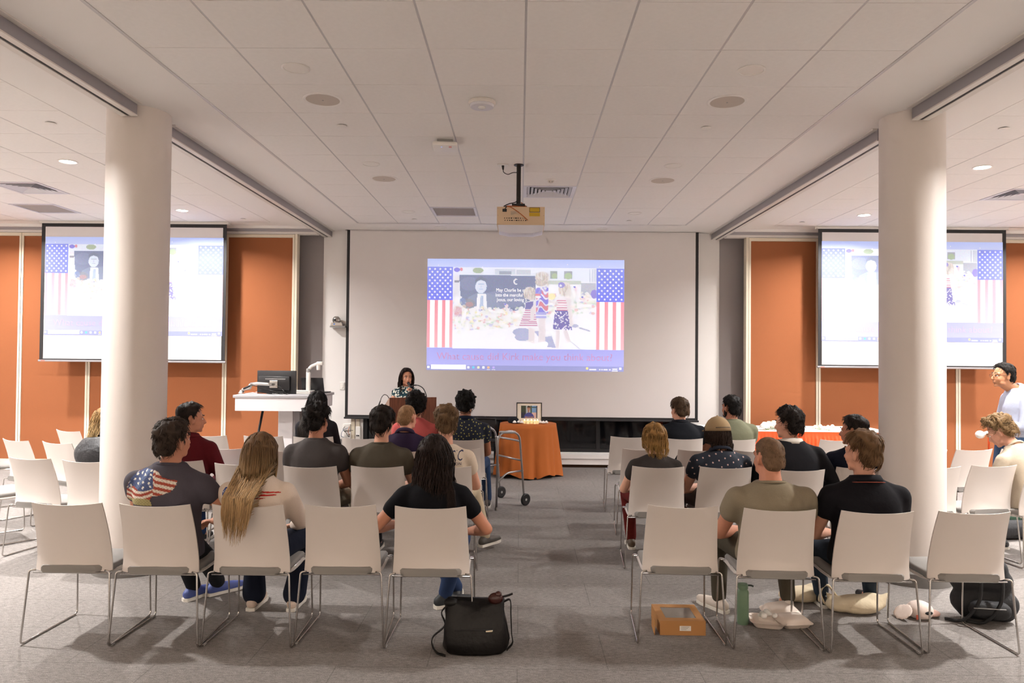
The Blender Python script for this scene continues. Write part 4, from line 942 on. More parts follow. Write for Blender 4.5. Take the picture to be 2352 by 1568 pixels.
def make_hair(style, col, seed, thick=.012, top=.02, n=420, length=.035, curl=0., lift=.006, drift=(0, 0), back_y=-.16, width=.0022, fall=.42, col2=None, shell_only=False, wave=.012, taper=.3):
    rng = np.random.default_rng(seed)
    nu, nv = 56, 36
    th = np.linspace(0, 2*PI, nu, endpoint=False); ph = np.linspace(.001, PI-.001, nv)
    T_, Ph = np.meshgrid(th, ph); d = np.stack([np.sin(Ph)*np.cos(T_), np.sin(Ph)*np.sin(T_), np.cos(Ph)], -1)
    def thk(d):
        up = smooth01((d[..., 2]+.1)/.8); return thick+(top-thick)*up
    m = hair_mask(d, style); r0 = scalp_r(d)
    nz = np.array([mnoise.noise(Vector(q)*3.1+Vector((seed, 0, 0)))+.6*mnoise.noise(Vector(q)*(7+9*curl)+Vector((0, seed, 0))) for q in d.reshape(-1, 3)]).reshape(m.shape)
    r = r0*.9+m*(r0*.1+thk(d)*(1+(.45+.9*curl)*nz))
    V = [HC+d.reshape(-1, 3)*r.reshape(-1, 1)]; F = [(j*nu+i, (j+1)*nu+i, (j+1)*nu+(i+1) % nu, j*nu+(i+1) % nu) for j in range(nv-1) for i in range(nu)]
    F += [tuple(range(nu)), tuple(range((nv-1)*nu, nv*nu))[::-1]]
    C = [np.clip(.8+.35*nz.reshape(-1), .5, 1.2)]
    off = nu*nv; FF = list(F)
    if not shell_only:
        q = rng.normal(size=(n*5, 3)); q /= np.linalg.norm(q, axis=1, keepdims=True); q = q[hair_mask(q, style) > .6][:n]
        k = len(q); crown = np.array((.05, -.45, .89)); fl = q-crown*1.0; fl = fl+np.array((0, -.1, -.35)); fl += rng.normal(0, .35+1.2*curl, fl.shape); fl -= q*(fl*q).sum(1, keepdims=True); fl /= np.linalg.norm(fl, axis=1, keepdims=True)+1e-9
        if style in ('long', 'bob', 'capped'):
            M_ = 13; step = fall/M_; pos = HC+q*(scalp_r(q)+thk(q)*.5)[:, None]; dr = fl.copy(); path = [pos]
            lens = rng.uniform(.8, 1.08, (k, 1)); ph0 = rng.uniform(0, 6.28, (k, 1)); side = np.where(q[:, :1] > 0, 1, -1)
            for s_ in range(M_):
                rel = pos-HC; rr = np.linalg.norm(rel, axis=1, keepdims=True); dd = rel/rr
                g = np.array((drift[0]*.5, drift[1], -1.0))+np.concatenate([np.sin(ph0+s_*.9)*wave*12, np.cos(ph0*1.3+s_*.8)*wave*8, np.zeros((k, 1))], 1)
                dr = dr*.55+g*.45; dr /= np.linalg.norm(dr, axis=1, keepdims=True); pos = pos+dr*step*lens
                rel = pos-HC; rr = np.linalg.norm(rel, axis=1, keepdims=True); dd = rel/rr; lim = (scalp_r(dd)+thk(dd)*rng.uniform(.7, 1.15, k))[:, None]
                el = dd[:, 2:3]; pos = np.where((rr < lim) & (el > -.75), HC+dd*lim, pos)
                bz = np.clip((-pos[:, 2]-.10)/.16, 0, 1); yb = -.07+(back_y+.07)*bz-.012*rng.random(k)
                face = (pos[:, 1] > -.005) & (pos[:, 2] < .102) & (pos[:, 2] > -.16)
                pos[:, 0] = np.where(face, side[:, 0]*np.maximum(np.abs(pos[:, 0]), np.interp(pos[:, 2], [.05, .10], [.074, .035])+.014*lens[:, 0]), pos[:, 0]); pos[:, 1] = np.where(face, np.minimum(pos[:, 1], np.interp(pos[:, 2], [.03, .1], [.045, .075])), pos[:, 1])
                pos[:, 0] = np.where(pos[:, 2] < -.1, pos[:, 0]*(1-taper/M_)+drift[0]*.004, pos[:, 0])
                front = (dd[:, 1] > .15) & (style == 'long'); nb = (pos[:, 2] < -.08) & ~front
                pos[:, 1] = np.where(nb, np.minimum(pos[:, 1], yb), pos[:, 1]); path.append(pos)
            P = np.stack(path, 1)
        else:
            M_ = 4; tt = np.linspace(0, 1, M_+1)[None, :, None]; L_ = (length*rng.uniform(.6, 1.3, k))[:, None, None]
            dd = q[:, None]+fl[:, None]*tt*L_/.1
            if curl: dd = dd+np.cross(q, fl)[:, None]*np.sin(tt*4)*curl*.25
            dd /= np.linalg.norm(dd, axis=-1, keepdims=True)
            P = HC+dd*(scalp_r(dd)+thk(dd)*(.85+.1*rng.normal(size=(k, 1)))+lift*tt[..., 0]*rng.uniform(.3, 1.5, (k, 1)))[..., None]
        v, f, c = strands(P, width, seed, .22); V.append(v); FF += [tuple(z) for z in (f+off)]; C.append(c)
    V = np.concatenate(V); C = np.clip(np.concatenate(C), .35, 1.7)
    me = bpy.data.meshes.new('hair'); me.from_pydata(V.tolist(), [], FF); me.polygons.foreach_set('use_smooth', [True]*len(me.polygons))
    c0 = np.array(hexc(col)); a = np.ones((len(V), 4)); a[:, :3] = C[:, None]*c0
    if col2 is not None:
        t = smooth01((-V[:, 2]+.06)/.3)[:, None]; a[:, :3] = C[:, None]*(c0*(1-t)+np.array(hexc(col2))*t)
    at = me.color_attributes.new('col', 'FLOAT_COLOR', 'POINT'); at.data.foreach_set('color', a.ravel()); return me
mat('hair', (.1, .1, .1), .62, attr='col', spec=.18)
mat('eye_white', 'e8e4e0', .2); mat('iris', '2a1a12', .15); mat('lips', 'a8625a', .45)
def cloth(name, col, bump=.35, var=.06, rough=.9): return mat(name, col, rough, bump=bump, bscale=14, var=var, vscale=220, spec=.2)
EYE = MB().ell((0, 0, 0), (.0118, .0118, .0118), nu=14, nv=10).mesh('eye'); EYE.materials.append(MATS['eye_white']); EYE.polygons.foreach_set('use_smooth', [True]*len(EYE.polygons))
IRIS = MB().ell((0, .0088, 0), (.0062, .004, .0062), nu=12, nv=8).mesh('iris'); IRIS.materials.append(MATS['iris'])
def arm_chain(mb, sh, el, wr, s, infl=0.0, sleeve=None):
    pass
def hand_prims(b, wr, dirv, palm_n, side, s=1.0, curl=.5, spread=1.0):
    """palm and five fingers; dirv along the hand, palm_n the palm's outward normal, side: thumb direction"""
    d = dirv.normalized(); n = (palm_n-d*palm_n.dot(d)).normalized(); x = d.cross(n); x = x if x.dot(side) > 0 else -x
    c0 = wr+d*.02*s; c1 = wr+d*.085*s
    for k in (-1.2, -.4, .4, 1.2): b.cap(c0+x*k*.014*s, .0145*s, c1+x*k*.0185*s, .0125*s, 8)
    for k, L_ in ((1.5, .072), (.5, .082), (-.5, .077), (-1.5, .06)):
        p = c1+x*k*.0175*s*spread; q = p+(d*math.cos(curl*.6)+n*math.sin(curl*.6))*L_*.42*s; r = q+(d*math.cos(curl*1.6)+n*math.sin(curl*1.6))*L_*.33*s; e = r+(d*math.cos(curl*2.4)+n*math.sin(curl*2.4))*L_*.27*s
        b.cap(p, .0098*s, q, .0093*s, 8); b.cap(q, .0093*s, r, .0086*s, 8); b.cap(r, .0086*s, e, .0075*s, 8)
    p = wr+d*.03*s+x*.026*s; q = p+(d*.65+x*.7+n*.35).normalized()*.038*s; e = q+(d*.9+x*.2+n*.45).normalized()*.032*s
    b.cap(p, .0135*s, q, .0112*s, 8); b.cap(q, .0112*s, e, .009*s, 8)
def build_person(label, loc, rz, seed=1, top=1.33, w=1.0, dp=1.0, lean=0, tilt=0, twist=0, hyaw=0, hpitch=0, hroll=0, skin='c98f74', hair=None, shirt=None, pants='23252d', shoes='1b1a1c',
                 wl=None, wr=None, hl=None, hr=None, al=(-.12, .38), ar=(.12, .38), toe=(0, 0), fem=False, stand=0.0, hcurl=.5, al_z=.085, ar_z=.085, headfwd=0, name='person', neck=.088, vox=.0078, flare=0, neckfat=0, shirt_len=.47, beard=None, hdirl=None, hdirr=None, seat_y=0, hscale=1.0):
    root = thing(name, label, 'person', loc, rz, 'people in the room'); rng = random.Random(seed)
    g = .93 if fem else 1.0
    hs = (.95 if fem else 1.0)*hscale
    k = (top-stand-.46-.255*hs-(neck-.075))/(1.355-.46-.255)
    Z = lambda z: .46+(z-.46)*k
    M = T(0, -.10+seat_y, .5) @ Matrix.Rotation(R(lean), 4, 'X') @ Matrix.Rotation(R(tilt), 4, 'Y') @ T(0, .10, -.5)
    D = T(0, 0, stand)
    tw = lambda z: Matrix.Rotation(R(twist)*min(1, max(0, (z-.5)/.4)), 4, 'Z')
    def U(x, y, z):
        p = tw(z) @ Vector((x, y+.1, Z(z))); p.y -= .1
        return D @ (M @ p)
    sw = .178*w*g
    TOR = [(.485, .163, .115, -.055), (.56, .165, .118, -.07), (.66, .15*(.94 if fem else 1), .108, -.09), (.76, .155*(.94 if fem else 1), .11, -.102), (.86, .166, .115, -.108), (.93, .168, .108, -.11), (.985, .146, .092, -.11), (1.03, .105, .078, -.11), (1.06, .080, .070, -.106), (1.085, .068, .064, -.10)]
    def torso(infl, zmin=None, ztop=None):
        rings = []
        for z, rx, ry, yc in TOR:
            if zmin is not None and z < zmin: z = zmin
            if ztop is not None and z > ztop: z = ztop
            q = []
            for i in range(24):
                a = 2*PI*i/24; c, s_ = math.cos(a), math.sin(a); e = .82
                x = math.copysign(abs(c)**e, c)*(rx*w*g+infl); y = math.copysign(abs(s_)**e, s_)*(ry*dp*g+infl)
                q.append(U(x, yc+y, z))
            rings.append(q)
        return rings
    shl = [U(s_*sw, -.105, .952) for s_ in (-1, 1)]
    la = .285*g*(.9+.1*w); lf = .25*g
    wt = [Vector(wl) if wl else Vector((-.09, .2, .60)), Vector(wr) if wr else Vector((.09, .2, .60))]
    wt = [q+Vector((0, 0, stand)) for q in wt]
    hints = [Vector(hl) if hl else Vector((-1, -.5, -.6)), Vector(hr) if hr else Vector((1, -.5, -.6))]
    EL = []; WR = []
    for i in range(2):
        e, c = ik(shl[i], wt[i], la, lf, hints[i]); EL.append(e); WR.append(c)
    hip = [D @ Vector((s_*.085*w, -.045+seat_y, .525)) for s_ in (-1, 1)]
    az_ = (al_z, ar_z); AN = [Vector((al[0], al[1], az_[0])), Vector((ar[0], ar[1], az_[1]))]; KN = []
    lt, ls = (.44, .43) if not stand else (.43*(.5+stand)/.93+.01, .42*(.5+stand)/.93+.01)
    for i in range(2):
        kn, an = ik(hip[i], AN[i], lt, ls, Vector(((-.25, .25)[i] if not stand else 0, 1, .35))); KN.append(kn); AN[i] = an
    nb = U(0, -.105, 1.04); nt = U(0, -.085+headfwd, 1.04)+Vector((0, headfwd, neck))
    HB = Matrix.Rotation(R(hyaw), 4, 'Z') @ Matrix.Rotation(R(hpitch), 4, 'X') @ Matrix.Rotation(R(hroll), 4, 'Y')
    hcen = nt+Vector((0, .0, .0))
    HM = T(*hcen) @ HB @ T(0, .015, .075*hs) @ Matrix.Scale(hs, 4)
    # ---- body
    b = MB()
    b.loft(torso(-.012, None, 1.05))
    b.cap(nb, .062*w**.5*g+neckfat, nt, .053*w**.5*g+neckfat, 14); b.cap(nt, .053*w**.5*g+neckfat, HM @ Vector((0, -.025, -.04)), .055*w**.5*g, 14)
    for i, s_ in enumerate((-1, 1)):
        b.cap(U(s_*.045, -.105, 1.03), .048*g, shl[i]+Vector((0, 0, .0)), .05*g)
        b.cap(shl[i], .052*g, EL[i], .040*g*w**.6); b.cap(EL[i], .040*g*w**.6, EL[i].lerp(WR[i], .35), .041*g*w**.5); b.cap(EL[i].lerp(WR[i], .35), .041*g*w**.5, WR[i], .026*g)
        fd = (WR[i]-EL[i]).normalized(); dv = (hdirl, hdirr)[i]; dv = Vector(dv) if dv else (fd+Vector((-s_*.5, .3, -.05)))
        hand_prims(b, WR[i], dv, Vector((-s_*.2, 0, -1)), Vector((-s_, .3, .3)), g, hcurl)
        b.cap(hip[i], .085, KN[i], .055); b.cap(KN[i], .055, AN[i], .038); b.cap(AN[i], .038, AN[i]+Vector((0, .1, -.05)), .03)
    hb = MB()
    hb.ell((0, -.012, .03), (.0765, .096, .088), nu=20, nv=14); hb.ell((0, .028, -.03), (.063, .066, .08), nu=18, nv=12); hb.ell((0, .03, -.075), (.05, .052, .038)); hb.ell((0, .07, -.098), (.022, .02, .017))
    hb.cap((0, .088, .012), .009, (0, .112, -.030), .011, 10); hb.ell((0, .108, -.036), (.016, .013, .010)); hb.cap((-.045, .07, .022), .013, (.045, .07, .022), .013, 10)
    for s_ in (-1, 1):
        hb.ell((s_*.038, .062, -.034), (.022, .02, .026)); hb.ell((s_*.031, .0790, .0125), (.016, .012, .0065)); hb.ell((s_*.031, .0775, -.0085), (.015, .011, .005)); hb.ell((s_*.05, .03, -.075), (.014, .03, .02))
        hb.ell((s_*.079, -.008, -.012), (.009, .019, .032), Matrix.Rotation(s_*.35, 3, 'Z') @ Matrix.Rotation(-.15, 3, 'X'), 12, 10); hb.ell((s_*.073, -.004, -.02), (.012, .014, .02))
    hb.ell((0, .089, -.060), (.022, .011, .006)); hb.ell((0, .087, -.072), (.019, .011, .007)); hb.ell((0, .02, -.085), (.045, .05, .025))
    b.add([HM @ Vector(p) for p in hb.v], hb.f)
    hz = np.array(hcen)
    wf = lambda co: np.where(np.minimum(np.linalg.norm(co-np.array(WR[0]), axis=1), np.linalg.norm(co-np.array(WR[1]), axis=1)) < .2, .35, np.where(np.linalg.norm(co-hz, axis=1) < .25, .55, 1))
    me = voxel(b, vox, 5, .4, wf); link('body', me, mat('skin_'+skin, skin, .55, bump=.04, bscale=150, var=.05, vscale=25, spec=.35), root)
    # ---- face
    for s_ in (-1, 1):
        for src, nm in ((EYE, 'eye'),):
            o = link(nm, src, None, root); o.matrix_local = HM @ T(s_*.031, .0752, .003); q = link('iris', IRIS, None, o)
    if fem or hair and hair.get('face'):
        mo = MB(); mo.ell((0, .0975, -.0605), (.021, .0045, .0048)); mo.ell((0, .0955, -.0705), (.017, .005, .0055)); mo.xf(HM); mo.build('lips', 'lips', root, smooth=True)
    # ---- hair
    if hair:
        hp = dict(hair); hp.pop('face', 0); hp.setdefault('seed', seed); hm = make_hair(**hp)
        eb = []
        hm.transform(HM); hm.update(); ho = link('hair', hm, MATS['hair'], root)
        bw = MB()
        for s_ in (-1, 1): bw.tube([HM @ Vector(q) for q in ((s_*.014, .0945, .026), (s_*.03, .0935, .032), (s_*.05, .081, .027))], [.0035, .0045, .002], 6)
        o = bw.build('eyebrows', mat('brow_'+hair['col'], hair['col'], .8), root, smooth=True)
        if beard:
            bb = MB(); bb.ell((0, .045, -.088), (.052, .05, .03)); bb.ell((0, .082, -.092), (.026, .02, .024))
            for s_ in (-1, 1): bb.ell((s_*.058, .015, -.055), (.012, .028, .045))
            bb.xf(HM); bm_ = voxel(bb, .007, 3, .6); link('beard', bm_, mat('beard_'+beard, beard, .9, bump=.6, bscale=300), root)
    # ---- trousers
    b = MB(); pm = cloth('trouser_'+pants, pants)
    b.loft([[D @ Vector((math.cos(2*PI*i/20)*rx*w, yc+seat_y+math.sin(2*PI*i/20)*ry, z)) for i in range(20)] for z, rx, ry, yc in ((.475, .165, .13, -.05), (.5, .178, .142, -.055), (.56, .172, .132, -.07), (.62, .158, .12, -.085))])
    for i in range(2):
        an = AN[i]+(KN[i]-AN[i]).normalized()*.015
        b.cap(hip[i], .098*w**.5, KN[i], .07); mid = KN[i].lerp(an, .55); b.cap(KN[i], .07, mid, .058+flare*.3); b.cap(mid, .058+flare*.3, an, .052+flare)
        dn = (an-KN[i]).normalized()
    me = voxel(b, .0135, 4, floor=True); link('trousers', me, pm, root)
    # ---- shoes
    sm = mat('shoe_'+shoes, shoes, .6, bump=.1, bscale=60); so = mat('sole_white', 'd8d2c8', .6)
    for i in range(2):
        f = AN[i]; b = MB(); a = R(toe[i]); fd = Vector((math.sin(a), math.cos(a), 0)); base = Vector((f.x, f.y, f.z-.085)) if f.z < .2 or stand else f-Vector((0, 0, .085))
        for s0, s1, r0, r1, z0, z1 in ((-.05, .02, .036, .038, .045, .05), (.02, .12, .038, .036, .045, .035), (.12, .185, .036, .028, .033, .03), (-.03, .01, .036, .034, .06, .09)):
            b.cap(base+fd*s0+Vector((0, 0, z0)), r0, base+fd*s1+Vector((0, 0, z1)), r1)
        me = voxel(b, .0105, 3, floor=True); so_ = link('shoe', me, sm, root)
        sb = MB(); ring = []
        xs = fd.cross(Vector((0, 0, 1)))
        pts = [(-.085, .0), (-.075, .03), (-.02, .034), (.06, .036), (.13, .043), (.185, .034), (.212, .0), (.185, -.034), (.13, -.043), (.06, -.036), (-.02, -.034), (-.075, -.03)]
        v = [base+fd*p+xs*q+Vector((0, 0, z)) for z in (.001, .022) for p, q in pts]; n = len(pts)
        sb.add(v, [tuple(range(n)), tuple(range(n, 2*n))[::-1]]+[(j, n+j, n+(j+1) % n, (j+1) % n) for j in range(n)]); sb.build('sole', so, so_)
    # ---- shirt
    sh = shirt or {}; kind = sh.get('kind', 'tee'); loose = sh.get('loose', .014); b = MB()
    rr = torso(loose, shirt_len, 1.088); b.loft(rr)
    slv = sh.get('sleeve', 1.0 if kind in ('long', 'suit', 'jacket') else .33); sr = .06*g*w**.5+sh.get('sl', .006)
    for i, s_ in enumerate((-1, 1)):
        b.cap(U(s_*.048, -.105, 1.03), .056*g, shl[i]+Vector((0, 0, .002)), .060*g*w**.4+ (.008 if kind == 'suit' else 0))
        if slv >= 1:
            b.cap(shl[i], sr+.004, EL[i], .053*g*w**.4); en = EL[i].lerp(WR[i], .9); b.cap(EL[i], .053*g*w**.4, en, .04)
        else:
            e = shl[i].lerp(EL[i], slv); b.cap(shl[i], sr+.004, e, sr)
    me = voxel(b, .0125, 5); so = link('shirt', me, sh.get('mat') or cloth('shirt_'+sh.get('col', '444444'), sh.get('col', '444444')), root)
    # trim the closed sleeve and neck with a ring
    ringn = []
    cr = .066*w**.5*g+neckfat+.004
    nd = (nt-nb).normalized(); px = Vector((1, 0, 0)); px = (px-nd*px.dot(nd)).normalized(); py = nd.cross(px)
    if kind in ('polo', 'button', 'suit'):
        ccol = sh.get('collar', sh.get('col')); n = 24; cb = MB(); rings = []
        for rad, hh in ((cr+.010, .008), (cr+.002, .03), (cr+.010, .034), (cr+.022, .012), (cr+.028, -.014), (cr+.018, -.01)):
            rings.append([nb+px*math.cos(2*PI*j/n)*rad*1.05+py*math.sin(2*PI*j/n)*rad*.98+nd*(hh+.016-.02*max(0, math.sin(2*PI*j/n))) for j in range(n)])
        rings.append(rings[0]); m_ = len(rings); v = [p for q in rings[:-1] for p in q]
        f = [((a*n+j), (a*n+(j+1) % n), (((a+1) % (m_-1))*n+(j+1) % n), (((a+1) % (m_-1))*n+j)) for a in range(m_-1) for j in range(n)]
        cb.add(v, f).build('collar', sh.get('collar_mat') or cloth('shirt_'+ccol, ccol), so, smooth=True)
        if sh.get('piping'):
            MB().tube([nb+px*math.cos(2*PI*j/n)*(cr+.0315)*1.05+py*math.sin(2*PI*j/n)*(cr+.0315)*.98+nd*(.006-.02*max(0, math.sin(2*PI*j/n))) for j in range(n+1)], .0022, 6).build('collar_piping', cloth('piping_'+sh['piping'], sh['piping']), so, smooth=True)
    else:
        n = 24; MB().tube([nb+px*math.cos(2*PI*j/n)*(cr+.001)*1.06+py*math.sin(2*PI*j/n)*(cr+.001)+nd*(.026-.034*max(0, math.sin(2*PI*j/n))) for j in range(n+1)], .0095, 8).build('neckband', sh.get('mat') or cloth('shirt_'+sh.get('col', '444444'), sh.get('col', '444444')), so, smooth=True)
    return dict(root=root, shirt=so, U=U, HM=HM, WR=WR, EL=EL, bvh=None)
def seat(key, label, **kw):
    loc, rz = CH[key]; return build_person(label, tuple(loc), rz, **kw)
def on_back(p, mb_or_pts):
    me = p['shirt'].data; bv = BVHTree.FromPolygons([v.co for v in me.vertices], [tuple(q.vertices) for q in me.polygons])
    return bv
def project(p, mb, name, m, off=.003, colors=None):
    """lay flat x-z art onto the back of the shirt"""
    bv = on_back(p, None); v = []; ok = []
    for q in mb.v:
        h_ = bv.ray_cast(Vector((q[0], -1.2, q[2])), Vector((0, 1, 0)))
        ok.append(h_[0] is not None); v.append((q[0], (h_[0].y-off-max(0, -q[1])*1.0) if h_[0] is not None else 0, q[2]))
    o = MB(); o.v = v; o.f = [f for f in mb.f if all(ok[i] for i in f)]
    me = o.mesh(name)
    if colors is not None:
        at = me.color_attributes.new('col', 'FLOAT_COLOR', 'POINT'); at.data.foreach_set('color', [z for c in colors for z in (*c, 1)])
    me.polygons.foreach_set('use_smooth', [True]*len(me.polygons))
    return link(name, me, m, p['shirt'])
# ------------------------------------------------------------------ memorial table with its cloth, frame, candles, flowers
mat('orange_cloth', 'ae5d20', .85, bump=.2, bscale=300); mat('skirt_orange', 'e2531f', .35, bump=.1, bscale=40); mat('table_white', 'e6e1da', .6); mat('petal_white', 'eeebe6', .7); mat('petal_cream', 'e6dfc0', .7); mat('leaf_green', '6f8a52', .6)
tx = at_y(1213, 975, 10.42).x; TY = 10.42; TZ = .735
t = thing('folding_table', 'small round folding table under the orange cloth', 'table', (tx, TY, 0))
MB().lathe([(0, TZ-.03), (.395, TZ-.03), (.4, TZ-.02), (.4, TZ-.006), (.395, TZ-.002), (0, TZ-.002)], 40).build('table_top', 'grey_plastic', t, angle=40)
MB().lathe([(.03, .08), (.03, TZ-.03)], 16).build('pedestal', 'black', t, smooth=True)
for k in range(4):
    a = PI/4+k*PI/2-PI/2*.5+.25; MB().tube([(0, 0, .1), (.2*math.cos(a), .2*math.sin(a), .06), (.42*math.cos(a), .42*math.sin(a), .02)], .018, 8).build('leg', 'black', t, smooth=True)
    MB().ell((.43*math.cos(a), .43*math.sin(a), .016), (.022, .022, .016)).build('foot', 'black_matte', t, smooth=True)
rings = []; n = 120; rg = random.Random(5); phs = [rg.uniform(0, 6.28) for _ in range(4)]
for j in range(15):
    q = j/14; z = TZ+.004-(TZ-.03)*q**1.0; ring = []
    for i in range(n):
        a = 2*PI*i/n; fold = .5*math.sin(9*a+phs[0])+.35*math.sin(14*a+phs[1])+.25*math.sin(23*a+phs[2])
        r = .405+.075*q+.045*q**.8*fold; zz = z+(.022*math.sin(5*a+phs[3])+.012*math.sin(11*a))*q**3 if j else z
        ring.append((r*math.cos(a), r*math.sin(a), max(.004, zz)))
    rings.append(ring)
v = [(0, 0, TZ+.006)]+[p for r_ in rings for p in r_]; f = [(0, 1+i, 1+(i+1) % n) for i in range(n)]+[(1+j*n+i, 1+(j+1)*n+i, 1+(j+1)*n+(i+1) % n, 1+j*n+(i+1) % n) for j in range(14) for i in range(n)]
o = MB().add(v, f).build('tablecloth', 'orange_cloth', None, smooth=True); o.location = (tx, TY, 0); tag(o, 'plain orange tablecloth draped to the floor over the round table', 'tablecloth')
# framed photograph
fw_ = 10.42; fx = at_y(1215.5, 950, TY+.06).x
t = thing('picture_frame', 'black framed portrait photograph standing on the orange table', 'picture frame', (fx, TY+.06, TZ+.006)); hw, hh = .185, .29; b = MB()
for q in ((-hw, hw, 0, .012), (-hw, hw, hh-.012, hh), (-hw, -hw+.012, .012, hh-.012), (hw-.012, hw, .012, hh-.012)): b.box(q[0], q[1], -.012, .012, q[2], q[3])
rot = T(0, 0, 0) @ Matrix.Rotation(R(-8), 4, 'X')
b.xf(rot).build('frame', 'black', t)
MB().box(-hw+.012, hw-.012, -.004, .008, .012, hh-.012).xf(rot).build('mat_board', mat('mat_cream', 'e9e0d2', .7), t)
rng = np.random.default_rng(3); n, m = 56, 44; C = np.zeros((m, n, 3)); U_, V_ = np.meshgrid(np.linspace(-1, 1, n), np.linspace(1, -1, m))
C[:] = (.66, .70, .72); C[(U_ < -.4)] = (.22, .26, .2); C[(U_ < -.45) & (V_ < -.1)] = (.16, .17, .24); C[(U_ > .32) & (V_ > -.1)] = (.45, .6, .78); C[(U_ > .32) & (V_ < -.1)] = (.8, .68, .66); C[(U_ > .32) & (np.abs(V_-.72) < .05)] = (.2, .3, .25); C[U_ > .86] = (.2, .22, .3); C[(U_ > .15) & (U_ < .32)] = (.3, .36, .3)
C[((U_+.02)/.62)**2+((V_+.95)/.85)**2 < 1] = (.24, .26, .55); C[((U_+.08)/.1)**2+((V_-.16)/.25)**2 < 1] = (.62, .45, .38); C[((U_+.06)/.2)**2+((V_-.56)/.34)**2 < 1] = (.68, .5, .43); C[(((U_+.06)/.215)**2+((V_-.68)/.3)**2 < 1) & (V_ > .72)] = (.2, .16, .14); C[(np.abs(U_+.06) < .13) & (np.abs(V_-.62) < .03)] = (.3, .2, .18); C[(np.abs(V_+.86) < .12) & (np.abs(U_+.02) < .5)] = (.6, .46, .4); C[(np.abs(U_) < .3) & (np.abs(V_+.84) < .05)] = (.24, .26, .55)
C = np.clip(C+rng.normal(0, .03, C.shape), 0, 1); pw, ph_ = .118, .09
me = bpy.data.meshes.new('photo'); me.from_pydata([tuple(rot @ Vector((U_[j, i]*pw, -.0055, .155+V_[j, i]*ph_))) for j in range(m) for i in range(n)], [], [(j*n+i, (j+1)*n+i, (j+1)*n+i+1, j*n+i+1) for j in range(m-1) for i in range(n-1)])
at = me.color_attributes.new('col', 'FLOAT_COLOR', 'POINT'); A4 = np.ones((m*n, 4)); A4[:, :3] = np.where(C <= .04045, C/12.92, ((C+.055)/1.055)**2.4).reshape(-1, 3); at.data.foreach_set('color', A4.ravel()); link('photo', me, mat('photo_print', (1, 1, 1), .4, attr='col'), t)
MB().box(-.04, .04, .012, .018, .02, .2).xf(rot).build('easel_back', 'black', t)
# candles
mat('candle_wax', 'f3dfa8', .5, emit=.3); mat('candle_flame', (1, .75, .35), .5, emit=5)
for k, x in enumerate((-.07, -.02, .03, .08, .115)):
    t = thing('candle', '%s small glowing candle in the row before the framed portrait' % ('first', 'second', 'third', 'fourth', 'fifth')[k], 'candle', (fx+x-.0, TY-.10-.02*(k % 2), TZ+.006), 0, 'glowing candles')
    MB().lathe([(0, 0), (.022, 0), (.022, .045), (.018, .046), (.014, .04), (0, .038)], 20).build('wax', 'candle_wax', t, angle=50)
    MB().ell((0, 0, .052), (.005, .005, .012), nu=8, nv=8).build('flame', 'candle_flame', t, smooth=True)
    if k == 2:
        ld = bpy.data.lights.new('candle_light', 'POINT'); ld.energy = .15; ld.color = (1, .7, .35); ld.shadow_soft_size = .02; lo = bpy.data.objects.new('candle_light', ld); COL.objects.link(lo); lo.parent = t; lo.location = (0, -.02, .09)
def flower(loc, label, r=.035, m='petal_white', seed=0, stem=None, group='loose white flowers'):
    rg = random.Random(seed); t = thing('white_flower', label, 'flower', loc, rg.uniform(0, 6.28), group); b = MB()
    for lay, (nn, rr, tl) in enumerate(((7, 1.0, 25), (6, .75, 50), (4, .45, 75))):
        for i in range(nn):
            a = 2*PI*i/nn+lay*.4+rg.uniform(-.1, .1); c = math.cos(R(tl)); s_ = math.sin(R(tl)); p = Vector((math.cos(a)*c, math.sin(a)*c, s_))*r*rr*.6
            b.ell(p+Vector((0, 0, r*.5)), (r*.42, r*.16, r*.5), Matrix.Rotation(a+PI/2, 3, 'Z') @ Matrix.Rotation(R(tl-60), 3, 'X'), 8, 6)
    b.build('petals', m, t, smooth=True)['kind'] = 'stuff'
    g = MB(); d = Vector((math.cos(seed), math.sin(seed), 0)) if stem is None else Vector(stem)
    g.tube([Vector((0, 0, r*.35)), d*.04+Vector((0, 0, .012)), d*.1+Vector((0, 0, .006))], .003, 6).build('stem', 'leaf_green', t, smooth=True)
    for s_ in (-1, 1): MB().ell(d*.05+Vector((-d.y*s_*.016, d.x*s_*.016, .012)), (.02, .009, .003), Matrix.Rotation(math.atan2(d.y, d.x)+s_*.6, 3, 'Z'), 8, 6).build('leaf', 'leaf_green', t, smooth=True)
    return t
names = ['at the left end of', 'second from the left on', 'just left of the candles on', 'just right of the candles on', 'second from the right on', 'at the right end of']
for k, x in enumerate((-.21, -.15, -.105, .16, .2, .245)):
    flower((fx+x, TY-.13+.03*(k % 2)+.05*abs(x), TZ+.006), 'white flower %s the orange memorial table' % names[k], .034, 'petal_white', 10+k, group='white flowers on the memorial table')
# dark cap on the table
def soft(mb, name, m, parent, vox=.012, it=3, floor=False): return link(name, voxel(mb, vox, it, floor=floor), m, parent)

